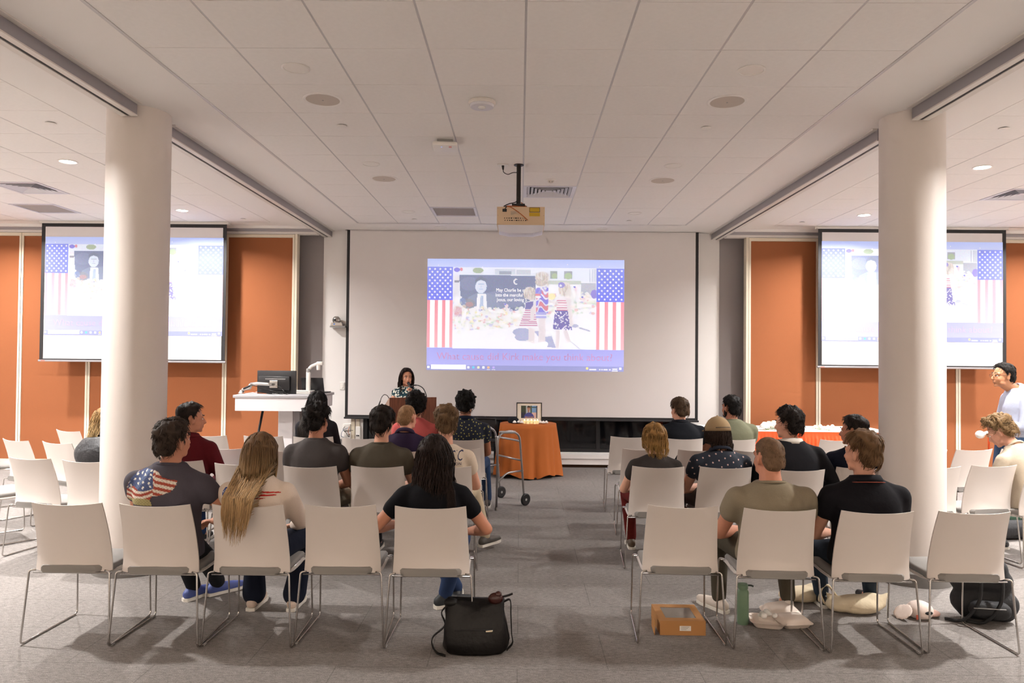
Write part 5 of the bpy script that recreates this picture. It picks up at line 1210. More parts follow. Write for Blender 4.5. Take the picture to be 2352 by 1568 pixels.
# ------------------------------------------------------------------ buffet table with orange skirt
BX0 = at_y(1622, 1000, 9.55).x; BX1 = BX0+2.44; BY0 = 9.55; BZ = .745
t = thing('buffet_table', 'long white-topped table behind the right chairs', 'table', ((BX0+BX1)/2, BY0+.38, 0)); hw = 1.22
MB().cbox((0, 0, BZ-.014), (2*hw, .76, .028), .006).build('table_top', 'table_white', t)
MB().cbox((0, 0, BZ+.002), (2*hw+.01, .77, .006), .002).build('top_cloth', 'petal_white', t)
for sx in (-1, 1):
    for sy in (-1, 1): MB().tube([(sx*(hw-.15), sy*.3, BZ-.028), (sx*(hw-.12), sy*.32, .0)], .014, 8).build('leg', 'grey_plastic', t, smooth=True)
b = MB(); rg = random.Random(2); outline = []
per = [(-hw, .38), (-hw, -.38), (hw, -.38), (hw, .38)]; seg = 5
pts = []
for (x0, y0), (x1, y1) in zip(per, per[1:]):
    L_ = math.hypot(x1-x0, y1-y0); k = int(L_/.0125)
    for i in range(k): u = i/k; pts.append((x0+(x1-x0)*u, y0+(y1-y0)*u, (y1-y0)/L_, -(x1-x0)/L_))
v = []; f = []; zs = (BZ-.0, BZ-.05, BZ-.09, BZ-.3, .02)
for i, (x, y, nx, ny) in enumerate(pts):
    w_ = .012*math.sin(i*1.55)+.006*math.sin(i*.61+1)
    for j, z in enumerate(zs):
        o_ = .006+(0 if j < 2 else w_*(.6 if j == 2 else 1)+.012); v.append((x+nx*o_, y+ny*o_, z))
for i in range(len(pts)-1):
    for j in range(4): f.append((i*5+j, i*5+j+1, (i+1)*5+j+1, (i+1)*5+j))
o = MB().add(v, f).build('table_skirt', 'skirt_orange', None, smooth=True); o.location = ((BX0+BX1)/2, BY0+.38, 0); tag(o, 'shiny pleated orange skirt around the buffet table', 'table skirt')
rg = random.Random(8); wh = ['front', 'back']
k = 0
spots = [(1756, 976), (1766, 974), (1777, 971), (1786, 976), (1795, 972), (1806, 976), (1815, 971), (1872, 979), (1884, 981), (1893, 978), (1902, 982), (1912, 979)]
ordn = ['first', 'second', 'third', 'fourth', 'fifth', 'sixth', 'seventh', 'eighth', 'ninth', 'tenth', 'eleventh', 'twelfth']
for k, (px, py) in enumerate(spots):
    yy = BY0+.15+.12*(k % 3); p = at_y(px, py, yy); flower((p.x, yy, BZ+.005), '%s from left of the pale flowers laid on the orange-skirted table' % ordn[k], .08 if k < 7 else .045, 'petal_white' if k % 3 == 0 else 'petal_cream', 40+k, group='pale flowers on the buffet table')
t = flower((CH['C3'][0].x-.03, CH['C3'][0].y-.1, .468), 'white rose lying on an empty chair seat behind the maroon shirt', .045, 'petal_white', 77)

# ------------------------------------------------------------------ walking frame by the aisle
p0 = at_z(1140, 1172, 0); p1 = at_z(1203, 1158, .0); p2 = at_z(1148, 1142, 0); WKc = p0
mat('walker_metal', 'aba8a6', .28, .85)
t = thing('walking_frame', 'folded-open aluminium walking frame with wheels beside the aisle chairs', 'walker', (p0.x, p0.y, 0))
fr = Vector((p1.x-p0.x, p1.y-p0.y, 0)); sd_ = Vector((p2.x-p0.x, p2.y-p0.y, 0)); fr = Vector((.31, .29, 0)); sd_ = Vector((-.29, .43, 0))
H = .86
def side_frame(o):
    a = o; b = o+fr; up = Vector((0, 0, 1)); inx = fr*.12
    MB().tube(fillet([a+up*.02, a+inx*.3+up*(H-.02), a+fr*.5+up*(H+.01), b-inx*1.6+up*(H-.05), b-inx*.3+up*.2, b+up*.075], .09, 6), .0125, 10).build('side_tube', 'walker_metal', t, smooth=True)
    MB().cap(a+inx*1.0+up*(H), .016, a+fr*.62+up*(H-.012), .016).build('hand_grip', 'grey_plastic', t, smooth=True)
    MB().tube(fillet([a+inx*.1+up*.3, a+fr*.35+up*.40, b-inx*.45+up*.40], .06), .010, 8).build('side_brace', 'walker_metal', t, smooth=True)
    MB().lathe([(0, 0), (.017, 0), (.018, .012), (.015, .035), (0, .035)], 14, tuple(a)).build('rubber_tip', 'rubber_grey', t)
    ax = fr.normalized().cross(Vector((0, 0, 1))); M = T(*(b+Vector((0, 0, .07))-ax*-.022)) @ Vector((0, 0, 1)).rotation_difference(ax).to_matrix().to_4x4()
    MB().lathe([(.05, -.010), (.064, -.012), (.07, -.006), (.07, .006), (.064, .012), (.05, .010)], 28).xf(M).build('wheel_tyre', 'black', t, smooth=True)
    for k in range(5): MB().box(-.007, .007, 0, .054, -.006, .006).xf(M @ Matrix.Rotation(2*PI*k/5, 4, 'Z')).build('wheel_spoke', 'black', t)
    MB().lathe([(0, -.013), (.014, -.013), (.014, .013), (0, .013)], 14).xf(M).build('wheel_hub', 'grey_plastic', t)
side_frame(Vector((0, 0, 0))); side_frame(sd_)
MB().tube(fillet([fr*.80+Vector((0, 0, .74)), fr*.95+sd_*.25+Vector((0, 0, .73)), fr*.95+sd_*.75+Vector((0, 0, .73)), fr*.80+sd_+Vector((0, 0, .74))], .08), .0115, 8).build('front_bar', 'walker_metal', t, smooth=True)
MB().tube([fr*.86+Vector((0, 0, .52)), fr*.86+sd_+Vector((0, 0, .52))], .0105, 8).build('front_bar', 'walker_metal', t, smooth=True)

# black folding chair by the window
fc = at_z(1140, 1060, .0); t = thing('folding_chair', 'black metal folding chair behind the walker, before the dark window', 'chair', (at_y(1108, 1000, 10.62).x, 10.62, 0), R(182))
for s in (-1, 1):
    MB().tube(fillet([(s*.2, -.22, .01), (s*.2, -.02, .45), (s*.19, .20, .80)], .05), .011, 8).build('leg', 'black', t, smooth=True); MB().tube([(s*.18, .24, .01), (s*.18, -.14, .44)], .010, 8).build('leg', 'black', t, smooth=True)
MB().cbox((0, -.04, .45), (.38, .36, .03), .01).build('seat', 'black', t, angle=40); b = MB().cbox((0, .17, .70), (.38, .02, .2), .008); b.build('backrest', 'black', t, angle=40)
MB().tube([(-.19, .20, .80), (.19, .20, .80)], .011, 8).build('top_rail', 'black', t, smooth=True)

# ------------------------------------------------------------------ things on the floor
# black leather tote
mat('leather_black', '0c0908', .5, bump=.5, bscale=22, spec=.3); mat('metal_pale', 'cfc4ac', .3, .9)
p = at_z(1090, 1506, 0); q = at_y(1090, 1400, p.y)
t = thing('tote_bag', 'slouchy black leather tote bag on the floor behind the aisle chair', 'bag', (p.x, p.y+.09, 0), R(3))
rings = []
prof = [(0, .0, .17, .085), (.02, .0, .19, .10), (.08, 0, .19, .1), (.16, .005, .178, .085), (.22, .01, .172, .06), (.265, .012, .17, .04), (.285, .012, .155, .03)]
for z, yc, rx, ry in prof:
    r_ = []
    for i in range(36):
        a = 2*PI*i/36; c, s_ = math.cos(a), math.sin(a); e = .55; wob = 1+.05*math.sin(3*a+z*20)+.03*math.sin(7*a-z*30)
        x = math.copysign(abs(c)**e, c)*rx*wob; sag = (-.035*math.exp(-(x/.08)**2) if z > .24 else 0)+(.02*(abs(x)/.17)**2 if z > .24 else 0)
        r_.append((x, yc+math.copysign(abs(s_)**e, s_)*ry*wob, z+sag))
    rings.append(r_)
MB().loft(rings).build('body', 'leather_black', t, smooth=True)
for s_, pts_ in ((-1, [(-.165, 0, .26), (-.20, -.01, .22), (-.18, -.02, .15), (-.245, -.03, .09), (-.25, -.05, .05), (-.22, -.07, .012), (-.17, -.10, .008)]), (1, [(.165, 0, .28), (.20, -.01, .29), (.205, -.01, .2), (.21, -.02, .1), (.215, -.03, .05), (.18, -.06, .02)]), (1, [(.10, .0, .26), (.14, .0, .30), (.19, -.0, .315), (.215, .0, .325)])):
    c = curve(pts_, 6); b = MB(); v = []
    for k, pt in enumerate(c):
        tg = (c[min(k+1, len(c)-1)]-c[max(k-1, 0)]).normalized(); n_ = Vector((0, 1, 0)); x = tg.cross(n_).normalized()
        for dx, dy in ((-.011, -.003), (.011, -.003), (.011, .003), (-.011, .003)): v.append(pt+n_*dx+x*dy)
    f = [(k*4+i, k*4+(i+1) % 4, k*4+4+(i+1) % 4, k*4+4+i) for k in range(len(c)-1) for i in range(4)]+[(0, 1, 2, 3), tuple(len(v)-1-i for i in range(4))]
    b.add(v, f).build('strap', 'leather_black', t, smooth=True)
b = MB(); b.ell((.115, -.01, .30), (.045, .03, .035)); b.ell((.13, -.015, .325), (.02, .018, .02)); b.build('hair_clip', mat('tortoise', '3a1510', .25), t, smooth=True)
b = MB().ell((-.145, .0, .275), (.045, .03, .025)); b.build('flap', 'leather_black', t, smooth=True)
MB().cap((.062, -.098, .142), .006, (.092, -.098, .144), .007, 8).build('zip_pull', 'metal_pale', t, smooth=True)
MB().tube([(-.12, -.093, .146), (0, -.098, .15), (.1, -.094, .147)], .003, 6).build('zip', 'black', t, smooth=True)
# cake box
mat('kraft', 'ad7b48', .8, bump=.05, bscale=80); mat('film', 'cfc6bc', .08, alpha=None, trans=.7)
a = at_z(1516, 1458, 0); b_ = at_z(1620, 1458, 0); cw = (b_.x-a.x)/2; cd = .30; chh = .085
t = thing('cake_box', 'brown cardboard cake box with a clear window under the aisle-end chair', 'box', ((a.x+b_.x)/2, a.y+cd/2, 0))
MB().box(-cw, cw, -cd/2, -cd/2+.003, 0, chh).build('front_side', 'kraft', t); MB().box(-cw, cw, cd/2-.003, cd/2, 0, chh).build('back_side', 'kraft', t)
MB().box(-cw, -cw+.003, -cd/2+.003, cd/2-.003, 0, chh).build('left_side', 'kraft', t); MB().box(cw-.003, cw, -cd/2+.003, cd/2-.003, 0, chh).build('right_side', 'kraft', t); MB().box(-cw+.003, cw-.003, -cd/2+.003, cd/2-.003, 0, .003).build('bottom', 'kraft', t)
wx, wy = cw-.045, cd/2-.055
MB().box(-cw, cw, -cd/2, -wy, chh, chh+.003).box(-cw, cw, wy, cd/2, chh, chh+.003).box(-cw, -wx, -wy, wy, chh, chh+.003).box(wx, cw, -wy, wy, chh, chh+.003).build('lid', 'kraft', t)
MB().box(-wx, wx, -wy, wy, chh, chh+.0012).build('film_window', 'film', t)
MB().prism([(-.15, .0), (-.05, .02), (-.05, .085), (-.15, .087)], -cw-.035, -cw-.031, 'x').build('side_flap', 'kraft', t)
MB().box(-.02, .05, -cd/2-.001, -cd/2, .028, .058).build('label', 'white_plastic', t)
for k in range(3): MB().box(-.012, .038-.008*k, -cd/2-.0016, -cd/2-.001, .05-.008*k, .053-.008*k).build('label_line', 'grey_plastic', t)
for k, (x, y) in enumerate(((.02, .0), (.07, -.02))): MB().cbox((x, y, .045), (.06, .05, .06), .01).build('cake_piece', 'petal_white', t, angle=40)
# water bottle
p = at_z(1710, 1436, 0); t = thing('water_bottle', 'sage green metal water bottle on the floor', 'bottle', (p.x, p.y+.035, 0))
MB().lathe([(0, 0), (.033, 0), (.037, .006), (.037, .2), (.034, .213), (.026, .222), (.026, .226), (0, .226)], 28).build('body', mat('bottle_green', '6f8a70', .5), t, angle=40)
MB().lathe([(.027, .226), (.032, .228), (.032, .252), (.026, .258), (0, .258), (0, .226)], 24).build('lid', 'bottle_green' , t, angle=40)
MB().tube(fillet([(.02, 0, .246), (.05, 0, .247), (.066, 0, .24)], .01), .006, 8).build('lid_loop', mat('bottle_dark', '3a443c', .6), t, smooth=True)
# foam takeout boxes
mat('foam', 'e6d8cc', .6)
def clam(loc, rz, open_, label, s=1.0):
    t = thing('takeout_box', label, 'food box', loc, rz, 'white takeout boxes')
    def tray(z0, z1, flip):
        rr = []
        for z, w_, d_ in ((z0, .075, .065), (z0+(z1-z0)*.3, .088, .078), (z1-(z1-z0)*.12, .1, .09), (z1, .112, .102)):
            r_ = []
            for i in range(40):
                a = 2*PI*i/40; c, s_ = math.cos(a), math.sin(a); e = .35; rib = 1+.012*math.sin(20*a) if abs(z-z1) > .004 else 1
                r_.append((math.copysign(abs(c)**e, c)*w_*rib*s, math.copysign(abs(s_)**e, s_)*d_*rib*s, z*s))
            rr.append(r_)
        return MB().loft(rr if not flip else rr)
    tray(0, .034, 0).build('tray', 'foam', t, angle=50)
    b = tray(0, .03, 0)
    if open_: b.xf(T(0, .10*s, .04*s) @ Matrix.Rotation(R(-100), 4, 'X') @ T(0, .1*s, 0)); b.build('lid', 'foam', t, angle=50)
    else: b.xf(T(0, 0, .066*s) @ Matrix.Rotation(PI, 4, 'X')); b.build('lid', 'foam', t, angle=50)
    return t
p = at_z(1775, 1450, 0); t = thing('takeout_box', 'open white takeout tray with crumpled napkins under the tan-tee chair', 'food box', (p.x, p.y+.1, 0), R(-12), 'white takeout boxes')
def tray_mb(s, h_):
    rr = []
    for z, w_, d_ in ((0, .075, .065), (h_*.3, .088, .078), (h_*.88, .1, .09), (h_, .112, .102), (h_-.003, .108, .098), (h_*.85, .093, .083), (.006, .07, .06)):
        rr.append([(math.copysign(abs(math.cos(2*PI*i/40))**.35, math.cos(2*PI*i/40))*w_*s, math.copysign(abs(math.sin(2*PI*i/40))**.35, math.sin(2*PI*i/40))*d_*s, z) for i in range(40)])
    return MB().loft(rr)
tray_mb(1, .042).build('tray', 'foam', t, angle=50); b = MB(); rg = random.Random(3)
for k in range(7): b.ell((rg.uniform(-.06, .05), rg.uniform(-.04, .05), .05+rg.uniform(0, .03)), (rg.uniform(.02, .035), rg.uniform(.012, .02), rg.uniform(.012, .022)), Matrix.Rotation(rg.uniform(0, 3), 3, 'Z') @ Matrix.Rotation(rg.uniform(-.6, .6), 3, 'X'))
soft(b, 'napkins', MATS['petal_white'], t, .006, 1)
p = at_z(1832, 1448, 0); clam((p.x, p.y+.09, 0), R(10), False, 'closed white takeout box right of the open tray', .95)
p = at_z(1815, 1436, 0); t = thing('takeout_box', 'white takeout lid tilted behind the two white boxes', 'food box', (p.x+.0, p.y+.17, .0), R(8), 'white takeout boxes')
tray_mb(1.05, .036).xf(T(0, 0, .062) @ Matrix.Rotation(R(190), 4, 'X') @ Matrix.Rotation(R(6), 4, 'Y')).build('tray', 'foam', t, angle=50); tray_mb(.9, .03).build('inner_tray', 'foam', t, angle=50)
# cream canvas totes
mat('canvas', 'cfc0a4', .9, bump=.3, bscale=60)
def tote(loc, rz, label, s, handle):
    t = thing('canvas_bag', label, 'bag', loc, rz, 'cream canvas bags'); b = MB(); rg = random.Random(int(s*100))
    b.ell((0, 0, .055*s), (.17*s, .10*s, .062*s)); b.ell((.1*s, .02*s, .07*s), (.1*s, .07*s, .06*s)); b.ell((-.12*s, 0, .05*s), (.09*s, .08*s, .05*s)); b.cap((.15*s, 0, .09*s), .03*s, (.21*s, .02*s, .13*s), .012*s); b.cap((-.15*s, .02*s, .08*s), .03*s, (-.19*s, .03*s, .11*s), .012*s)
    soft(b, 'body', MATS['canvas'], t, .012, 3, True)
    if handle:
        for k in range(2): MB().tube(curve([(-.12*s, .02+.03*k, .09*s), (-.19*s, .02+.04*k, .17*s), (-.23*s, .03+.03*k, .12*s-.06*k), (-.2*s, .03+.04*k, .04*s), (-.13*s, .02, .03*s)]), .008, 6).build('handle', 'canvas', t, smooth=True)
p = at_z(1985, 1418, 0); tote((p.x, p.y+.1, 0), R(-5), 'cream canvas tote bag slumped under the black-polo chair', 1.0, True)
p = at_z(1862, 1393, 0); tote((p.x, p.y+.12, 0), R(8), 'cream canvas bundle behind the takeout boxes', .9, False)
# pale cap on the floor
p = at_z(2125, 1428, 0); t = thing('baseball_cap', 'white and pink baseball cap lying on the floor beside the backpack', 'cap', (p.x, p.y+.08, 0), R(10)); cm = cloth('cap_white', 'e3d3ca', .2); b = MB()
b.ell((.01, 0, .05), (.085, .085, .062)); soft(b, 'crown', cm, t, .008, 2, True)
b = MB(); b.ell((-.115, -.0, .045), (.07, .078, .008), Matrix.Rotation(-.75, 3, 'Y')); soft(b, 'brim', cm, t, .008, 2, True); b = MB(); b.ell((.105, .015, .022), (.06, .06, .022)); soft(b, 'folded_side', mat('cap_pink', 'd0aca0', .9), t, .008, 2, True)
MB().cbox((-.06, -.07, .03), (.024, .004, .03), .001).build('patch', mat('patch_red', 'b0503a', .8), t)
MB().ell((.015, -.078, .055), (.028, .012, .012)).build('adjuster_gap', 'black_matte', t)
# backpack under the last chair
mat('backpack_black', '131316', .7, bump=.4, bscale=40)
p = at_z(2290, 1440, 0); t = thing('backpack', 'black backpack standing under the rightmost chair', 'backpack', (p.x, p.y+.13, 0), R(-18)); b = MB()
b.cap((-.1, 0, .12), .1, (.1, 0, .12), .1); b.cap((-.12, 0, .26), .09, (.08, 0, .26), .09); b.cap((-.1, 0, .06), .06, (.12, 0, .06), .06); b.cap((-.06, 0, .34), .08, (.06, 0, .34), .08); soft(b, 'body', MATS['backpack_black'], t, .012, 4, True)
b = MB(); b.cap((-.06, -.1, .1), .06, (.07, -.1, .1), .06); soft(b, 'front_pocket', MATS['backpack_black'], t, .012, 3, True)
for s in (-.05, .07): MB().tube(curve([(s, -.09, .36), (s, -.13, .3), (s-.02, -.16, .16), (s-.1, -.14, .03), (s-.2, -.1, .012)]), .011, 6).build('strap', 'backpack_black', t, smooth=True)
MB().tube(curve([(-.03, 0, .41), (0, 0, .45), (.03, 0, .41)]), .008, 6).build('grab_loop', 'backpack_black', t, smooth=True)
MB().tube([(-.1, -.168, .12), (.08, -.168, .13)], .003, 6).build('zip', 'grey_plastic', t, smooth=True)
# green and black bag at the right edge
p = at_z(2338, 1248, 0); t = thing('duffel_bag', 'green and black bag on the floor at the right image edge', 'bag', (p.x, p.y+.15, 0)); b = MB(); b.cap((-.12, 0, .1), .1, (.2, .05, .1), .1); soft(b, 'body', mat('bag_black', '1a1a1d', .7, bump=.3, bscale=40), t, .014, 3, True)
b = MB(); b.cap((-.1, .03, .2), .06, (.15, .06, .2), .06); soft(b, 'top_panel', mat('bag_green', '24402f', .8, bump=.3, bscale=40), t, .012, 3)
# brown parcel on a chair
lc, rz_ = CH['C13']; t = thing('parcel', 'brown paper parcel on an empty chair near the right column', 'parcel', (lc.x-.04, lc.y-.02, .462), rz_+.1); b = MB(); b.cbox((0, 0, .06), (.24, .2, .12), .012).build('wrapping', mat('parcel_brown', 'a37b4e', .8, bump=.25, bscale=30), t, angle=40); MB().cbox((0, 0, .121), (.05, .202, .003), .001).build('tape', mat('parcel_dark', '5a4026', .6), t)
# dark cap beside the framed portrait
t = thing('dark_cap', 'dark baseball cap lying on the orange table left of the portrait', 'cap', (fx-.23, TY+.0, TZ+.006), R(200)); cm = cloth('cap_dark', '1d2026', .2); b = MB(); b.ell((0, 0, .035), (.085, .08, .055)); soft(b, 'crown', cm, t, .008, 2); b = MB(); b.ell((.0, .10, .012), (.07, .05, .008)); soft(b, 'brim', cm, t, .006, 1)
# ------------------------------------------------------------------ who sits where
def dots(name, base, dot, scale, size, rnd=.0):
    """navy cloth with small printed motifs"""
    m = mat(name, base, .9, bump=.3, bscale=14); nt = m.node_tree; N = nt.nodes; L = nt.links; tc = N.new('ShaderNodeTexCoord'); vo = N.new('ShaderNodeTexVoronoi')
    vo.inputs['Scale'].default_value = scale; vo.inputs['Randomness'].default_value = rnd; mp = N.new('ShaderNodeMapping'); mp.inputs['Rotation'].default_value = (PI/2, 0, 0); vo.voronoi_dimensions = '2D'; mp2 = N.new('ShaderNodeMapping'); mp2.inputs['Rotation'].default_value = (0, 0, .35)
    L.new(tc.outputs['Object'], mp.inputs[0]); L.new(mp.outputs[0], mp2.inputs[0]); L.new(mp2.outputs[0], vo.inputs['Vector']); lt = N.new('ShaderNodeMath'); lt.operation = 'LESS_THAN'; lt.inputs[1].default_value = size; L.new(vo.outputs['Distance'], lt.inputs[0])
    mx = N.new('ShaderNodeMix'); mx.data_type = 'RGBA'; mx.inputs[6].default_value = (*hexc(base), 1); mx.inputs[7].default_value = (*hexc(dot), 1); L.new(lt.outputs[0], mx.inputs[0]); L.new(mx.outputs[2], N['Principled BSDF'].inputs['Base Color']); return m
SK1, SK2, SK3, SK4 = 'd09a80', 'c08468', 'a06a4e', 'dba88e'
short = lambda col, **k: dict(dict(style='short', col=col, thick=.010, top=.022, n=520, length=.03), **k)
# nearest row
P1 = seat('A2', 'man in slate tee with a flag-coloured dog head on the back', seed=11, top=1.345, w=1.12, hyaw=-26, hpitch=8, hroll=6, lean=2, tilt=2, skin=SK2, hair=short('3a2e26', top=.028, length=.04, curl=.2, lift=.008), shirt=dict(col='4c4850', loose=.016, sleeve=.25),
    pants='1d1e22', shoes='4a5896', wr=(.20, .10, .66), hr=(1, -.5, -.1), al=(-.15, .60), ar=(-.02, .70), toe=(25, 40))
P2 = seat('A3', 'woman with very long blond hair in a cream sweatshirt with red stripes', seed=12, top=1.255, w=1.02, fem=True, hyaw=-6, hpitch=-6, skin=SK4, hair=dict(style='long', col='6b5138', col2='a98a62', n=1100, fall=.455, thick=.020, top=.02, width=.0034, drift=(-.04, -.02), back_y=-.255, wave=.008, taper=.35),
    shirt=dict(kind='long', col='d9c8b8', loose=.026, sl=.012), pants='171c2b', shoes='c9b5a5', al=(-.20, .42), ar=(.07, .42), flare=.028, wr=(.12, .25, .6))
P3 = seat('A5', 'woman with long dark brown hair in a black tee, elbow over the chair back', seed=13, top=1.25, w=1.0, fem=True, hyaw=-8, hpitch=2, skin=SK2, twist=4, hair=dict(style='long', col='2a1f1b', n=1100, fall=.38, thick=.024, top=.022, width=.0032, drift=(.10, -.02), back_y=-.125, wave=.05, taper=-.35),
    shirt=dict(col='0d0d12', loose=.012, sleeve=.42), pants='2a3a5a', shoes='23272a', wl=(-.24, .06, .66), hl=(-1, -1.2, -.3), wr=(.2, .12, .6), al=(.10, .60), ar=(.03, .47), toe=(0, 60))
R1 = seat('A7', 'man with a blond buzz cut in a tan tee', seed=21, neck=.095, top=1.262, w=1.12, dp=1.1, hyaw=18, hpitch=0, lean=1, skin='c98a6e', hair=dict(style='short', col='7a5f48', thick=.0025, top=.008, n=500, length=.012, lift=.002, width=.0016), shirt=dict(col='857a66', loose=.02, sl=.012), pants='4a4438', shoes='d0c4b8',
    wl=(-.12, .22, .6), al=(-.19, .42), ar=(.28, .44), toe=(-30, 10), neckfat=.006, tilt=-1)
R2 = seat('A8', 'man with brown hair in a black polo with red collar piping', seed=22, neck=.1, top=1.302, w=1.12, hyaw=30, hpitch=2, skin=SK1, hair=short('6b5036', top=.032, length=.045, lift=.008), shirt=dict(kind='polo', col='131217', loose=.018, piping='a05040'), pants='27323f', shoes='1d1c1e', al=(.02, .60), ar=(.36, .60), tilt=0)
# second row
seat('B3', 'clean-shaven man in a maroon shirt facing right', seed=31, top=1.315, w=1.04, hyaw=-52, hpitch=0, skin=SK2, hair=short('2a221d', top=.028), shirt=dict(kind='button', col='5a141c', sleeve=1.0), pants='2a3f66')
P4 = seat('B5', 'man with curly dark hair in a dark grey tee', seed=32, top=1.335, neck=.1, w=1.04, hyaw=-14, skin=SK2, hair=dict(style='short', col='1d1613', thick=.02, top=.034, n=520, length=.035, curl=.7, lift=.012), shirt=dict(col='45403f', loose=.018, sl=.012), pants='8f8470', ar=(.28, .40))
P5 = seat('B6', 'man with thick dark hair in a dark olive tee', seed=33, top=1.315, neck=.115, w=1.04, hyaw=-12, hpitch=-3, skin=SK1, hair=short('231a15', thick=.02, top=.03, length=.05), shirt=dict(col='4b4439', loose=.018, sl=.012), pants='2b2b2f', ar=(.24, .40))
P6 = seat('B7', 'young man with light brown hair in a cream tee with blue lettering', seed=34, top=1.315, neck=.13, w=.96, hyaw=2, skin=SK1, hair=short('6a5138', top=.036, length=.05, lift=.012, curl=.2), shirt=dict(col='c9b8a4', loose=.018, sl=.012), pants='b3a288', shoes='4a4540', ar=(.34, .36), al=(.05, .4), ar_z=.13, toe=(0, 40))
seat('B8', 'woman with short blond hair in a charcoal tee and dark red trousers', seed=35, top=1.175, w=.98, fem=True, hyaw=10, hpitch=-3, skin=SK4, hair=dict(style='bob', col='8a6638', col2='a88450', n=520, fall=.125, thick=.026, top=.026, width=.003, wave=.03, back_y=-.08), shirt=dict(col='36312f', loose=.014), pants='5e1a16', shoes='5a4a3a', al=(-.13, .44))
B9P = seat('B9', 'man in a tan cap and navy shirt with tiny flag print', seed=36, top=1.235, w=1.06, hyaw=12, hpitch=-6, skin=SK1, hair=dict(style='capped', col='33261e', n=700, fall=.17, thick=.016, top=.004, width=.003, wave=.04, back_y=-.10), shirt=dict(kind='button', col='20242f', mat=dots('shirt_flagprint', '1f2430', 'b99a92', 19, .12), loose=.016), pants='4a423c', al=(-.28, .36), headfwd=.02)
seat('B10', 'man in a black suit jacket with a white collar', seed=37, top=1.335, w=1.16, hyaw=38, skin=SK1, hair=dict(style='short', col='231b17', thick=.016, top=.032, n=520, length=.045, curl=.45, lift=.012), shirt=dict(kind='suit', col='17161a', loose=.028, collar='d6cdc2', sl=.012), pants='17161a', wr=(.26, .1, .56), hr=(1, -.3, -.4))
seat('B11', 'dark-haired man in a navy sweater facing left', seed=38, top=1.262, w=1.06, hyaw=46, skin=SK2, hair=short('2a221e', top=.026), shirt=dict(kind='long', col='171b2b', loose=.016), pants='2a2e38', tilt=2)
R10 = seat('B14', 'youth with curly light brown hair in a cream tee bent forward at the right edge', seed=39, top=1.29, w=.92, hyaw=35, hpitch=-32, lean=-14, tilt=-8, skin=SK1, hair=dict(style='short', col='7a6040', thick=.02, top=.04, n=520, length=.04, curl=.7, lift=.014), shirt=dict(col='b8ab98', loose=.02), pants='3a3230', headfwd=.04)
# third and fourth rows
seat('C6', 'balding man in a purple polo', seed=41, top=1.272, w=1.02, hyaw=-25, hpitch=-6, skin='d0957a', hair=dict(style='bald', col='a07c5a', thick=.002, top=.003, n=700, length=.018, lift=.001, width=.0016), shirt=dict(kind='polo', col='2c2038', loose=.016), pants='2a2a30', headfwd=.02)
seat('D2', 'woman with a messy blond bun in a black puffer jacket', seed=42, top=1.19, w=1.12, dp=1.3, fem=True, hyaw=-20, hpitch=-12, lean=2, tilt=-6, seat_y=-.03, skin=SK4, hair=dict(style='bob', col='8f7048', col2='c9ae80', n=700, fall=.2, thick=.022, top=.03, width=.003, wave=.05, back_y=-.1), shirt=dict(kind='long', col='1d1c1f', loose=.06, sl=.02, mat=mat('puffer', '1c1b1e', .55, bump=1.0, bscale=26)), pants='1d1e22')
seat('D5', 'woman with long black hair in a black jacket', seed=43, top=1.325, w=.98, fem=True, hyaw=-28, skin=SK2, hair=dict(style='long', col='1a1513', col2='2a231e', n=520, fall=.52, thick=.026, top=.026, width=.0035, wave=.012, drift=(-.10, -.02), back_y=-.18), shirt=dict(kind='long', col='1e1c20', loose=.02), pants='1d1e22')
seat('D7', 'man with bushy dark hair in a pink shirt', seed=44, top=1.325, w=1.04, hyaw=8, skin=SK2, hair=dict(style='short', col='1a1412', thick=.026, top=.036, n=520, length=.045, curl=.6, lift=.014), shirt=dict(col='bd5a58', loose=.016), pants='2a2c33', tilt=1)
seat('D8', 'man with curly black hair in a navy shirt with yellow print', seed=45, neck=.1, top=1.35, w=1.16, dp=1.15, hyaw=-5, skin=SK3, hair=dict(style='short', col='141110', thick=.022, top=.03, n=520, length=.03, curl=.8, lift=.01), shirt=dict(kind='button', col='141a2b', mat=dots('shirt_yellowprint', '141a2b', '8f8a4a', 26, .17, .8), loose=.018), pants='2e4160', ar=(.26, .38), tilt=1)
seat('D10', 'large man with brown hair in a black shirt', seed=46, top=1.287, w=1.22, dp=1.25, hyaw=24, skin=SK1, hair=short('4a3828', thick=.016, top=.026), shirt=dict(kind='polo', col='101218', loose=.02), pants='1d1e24')
seat('D11', 'bearded man with black hair in a sage green tee', seed=47, top=1.318, w=1.22, dp=1.25, hyaw=28, hpitch=4, skin=SK2, hair=short('15110f', thick=.014, top=.026), shirt=dict(col='666652', loose=.02), pants='2a2a2e', beard='15110f')
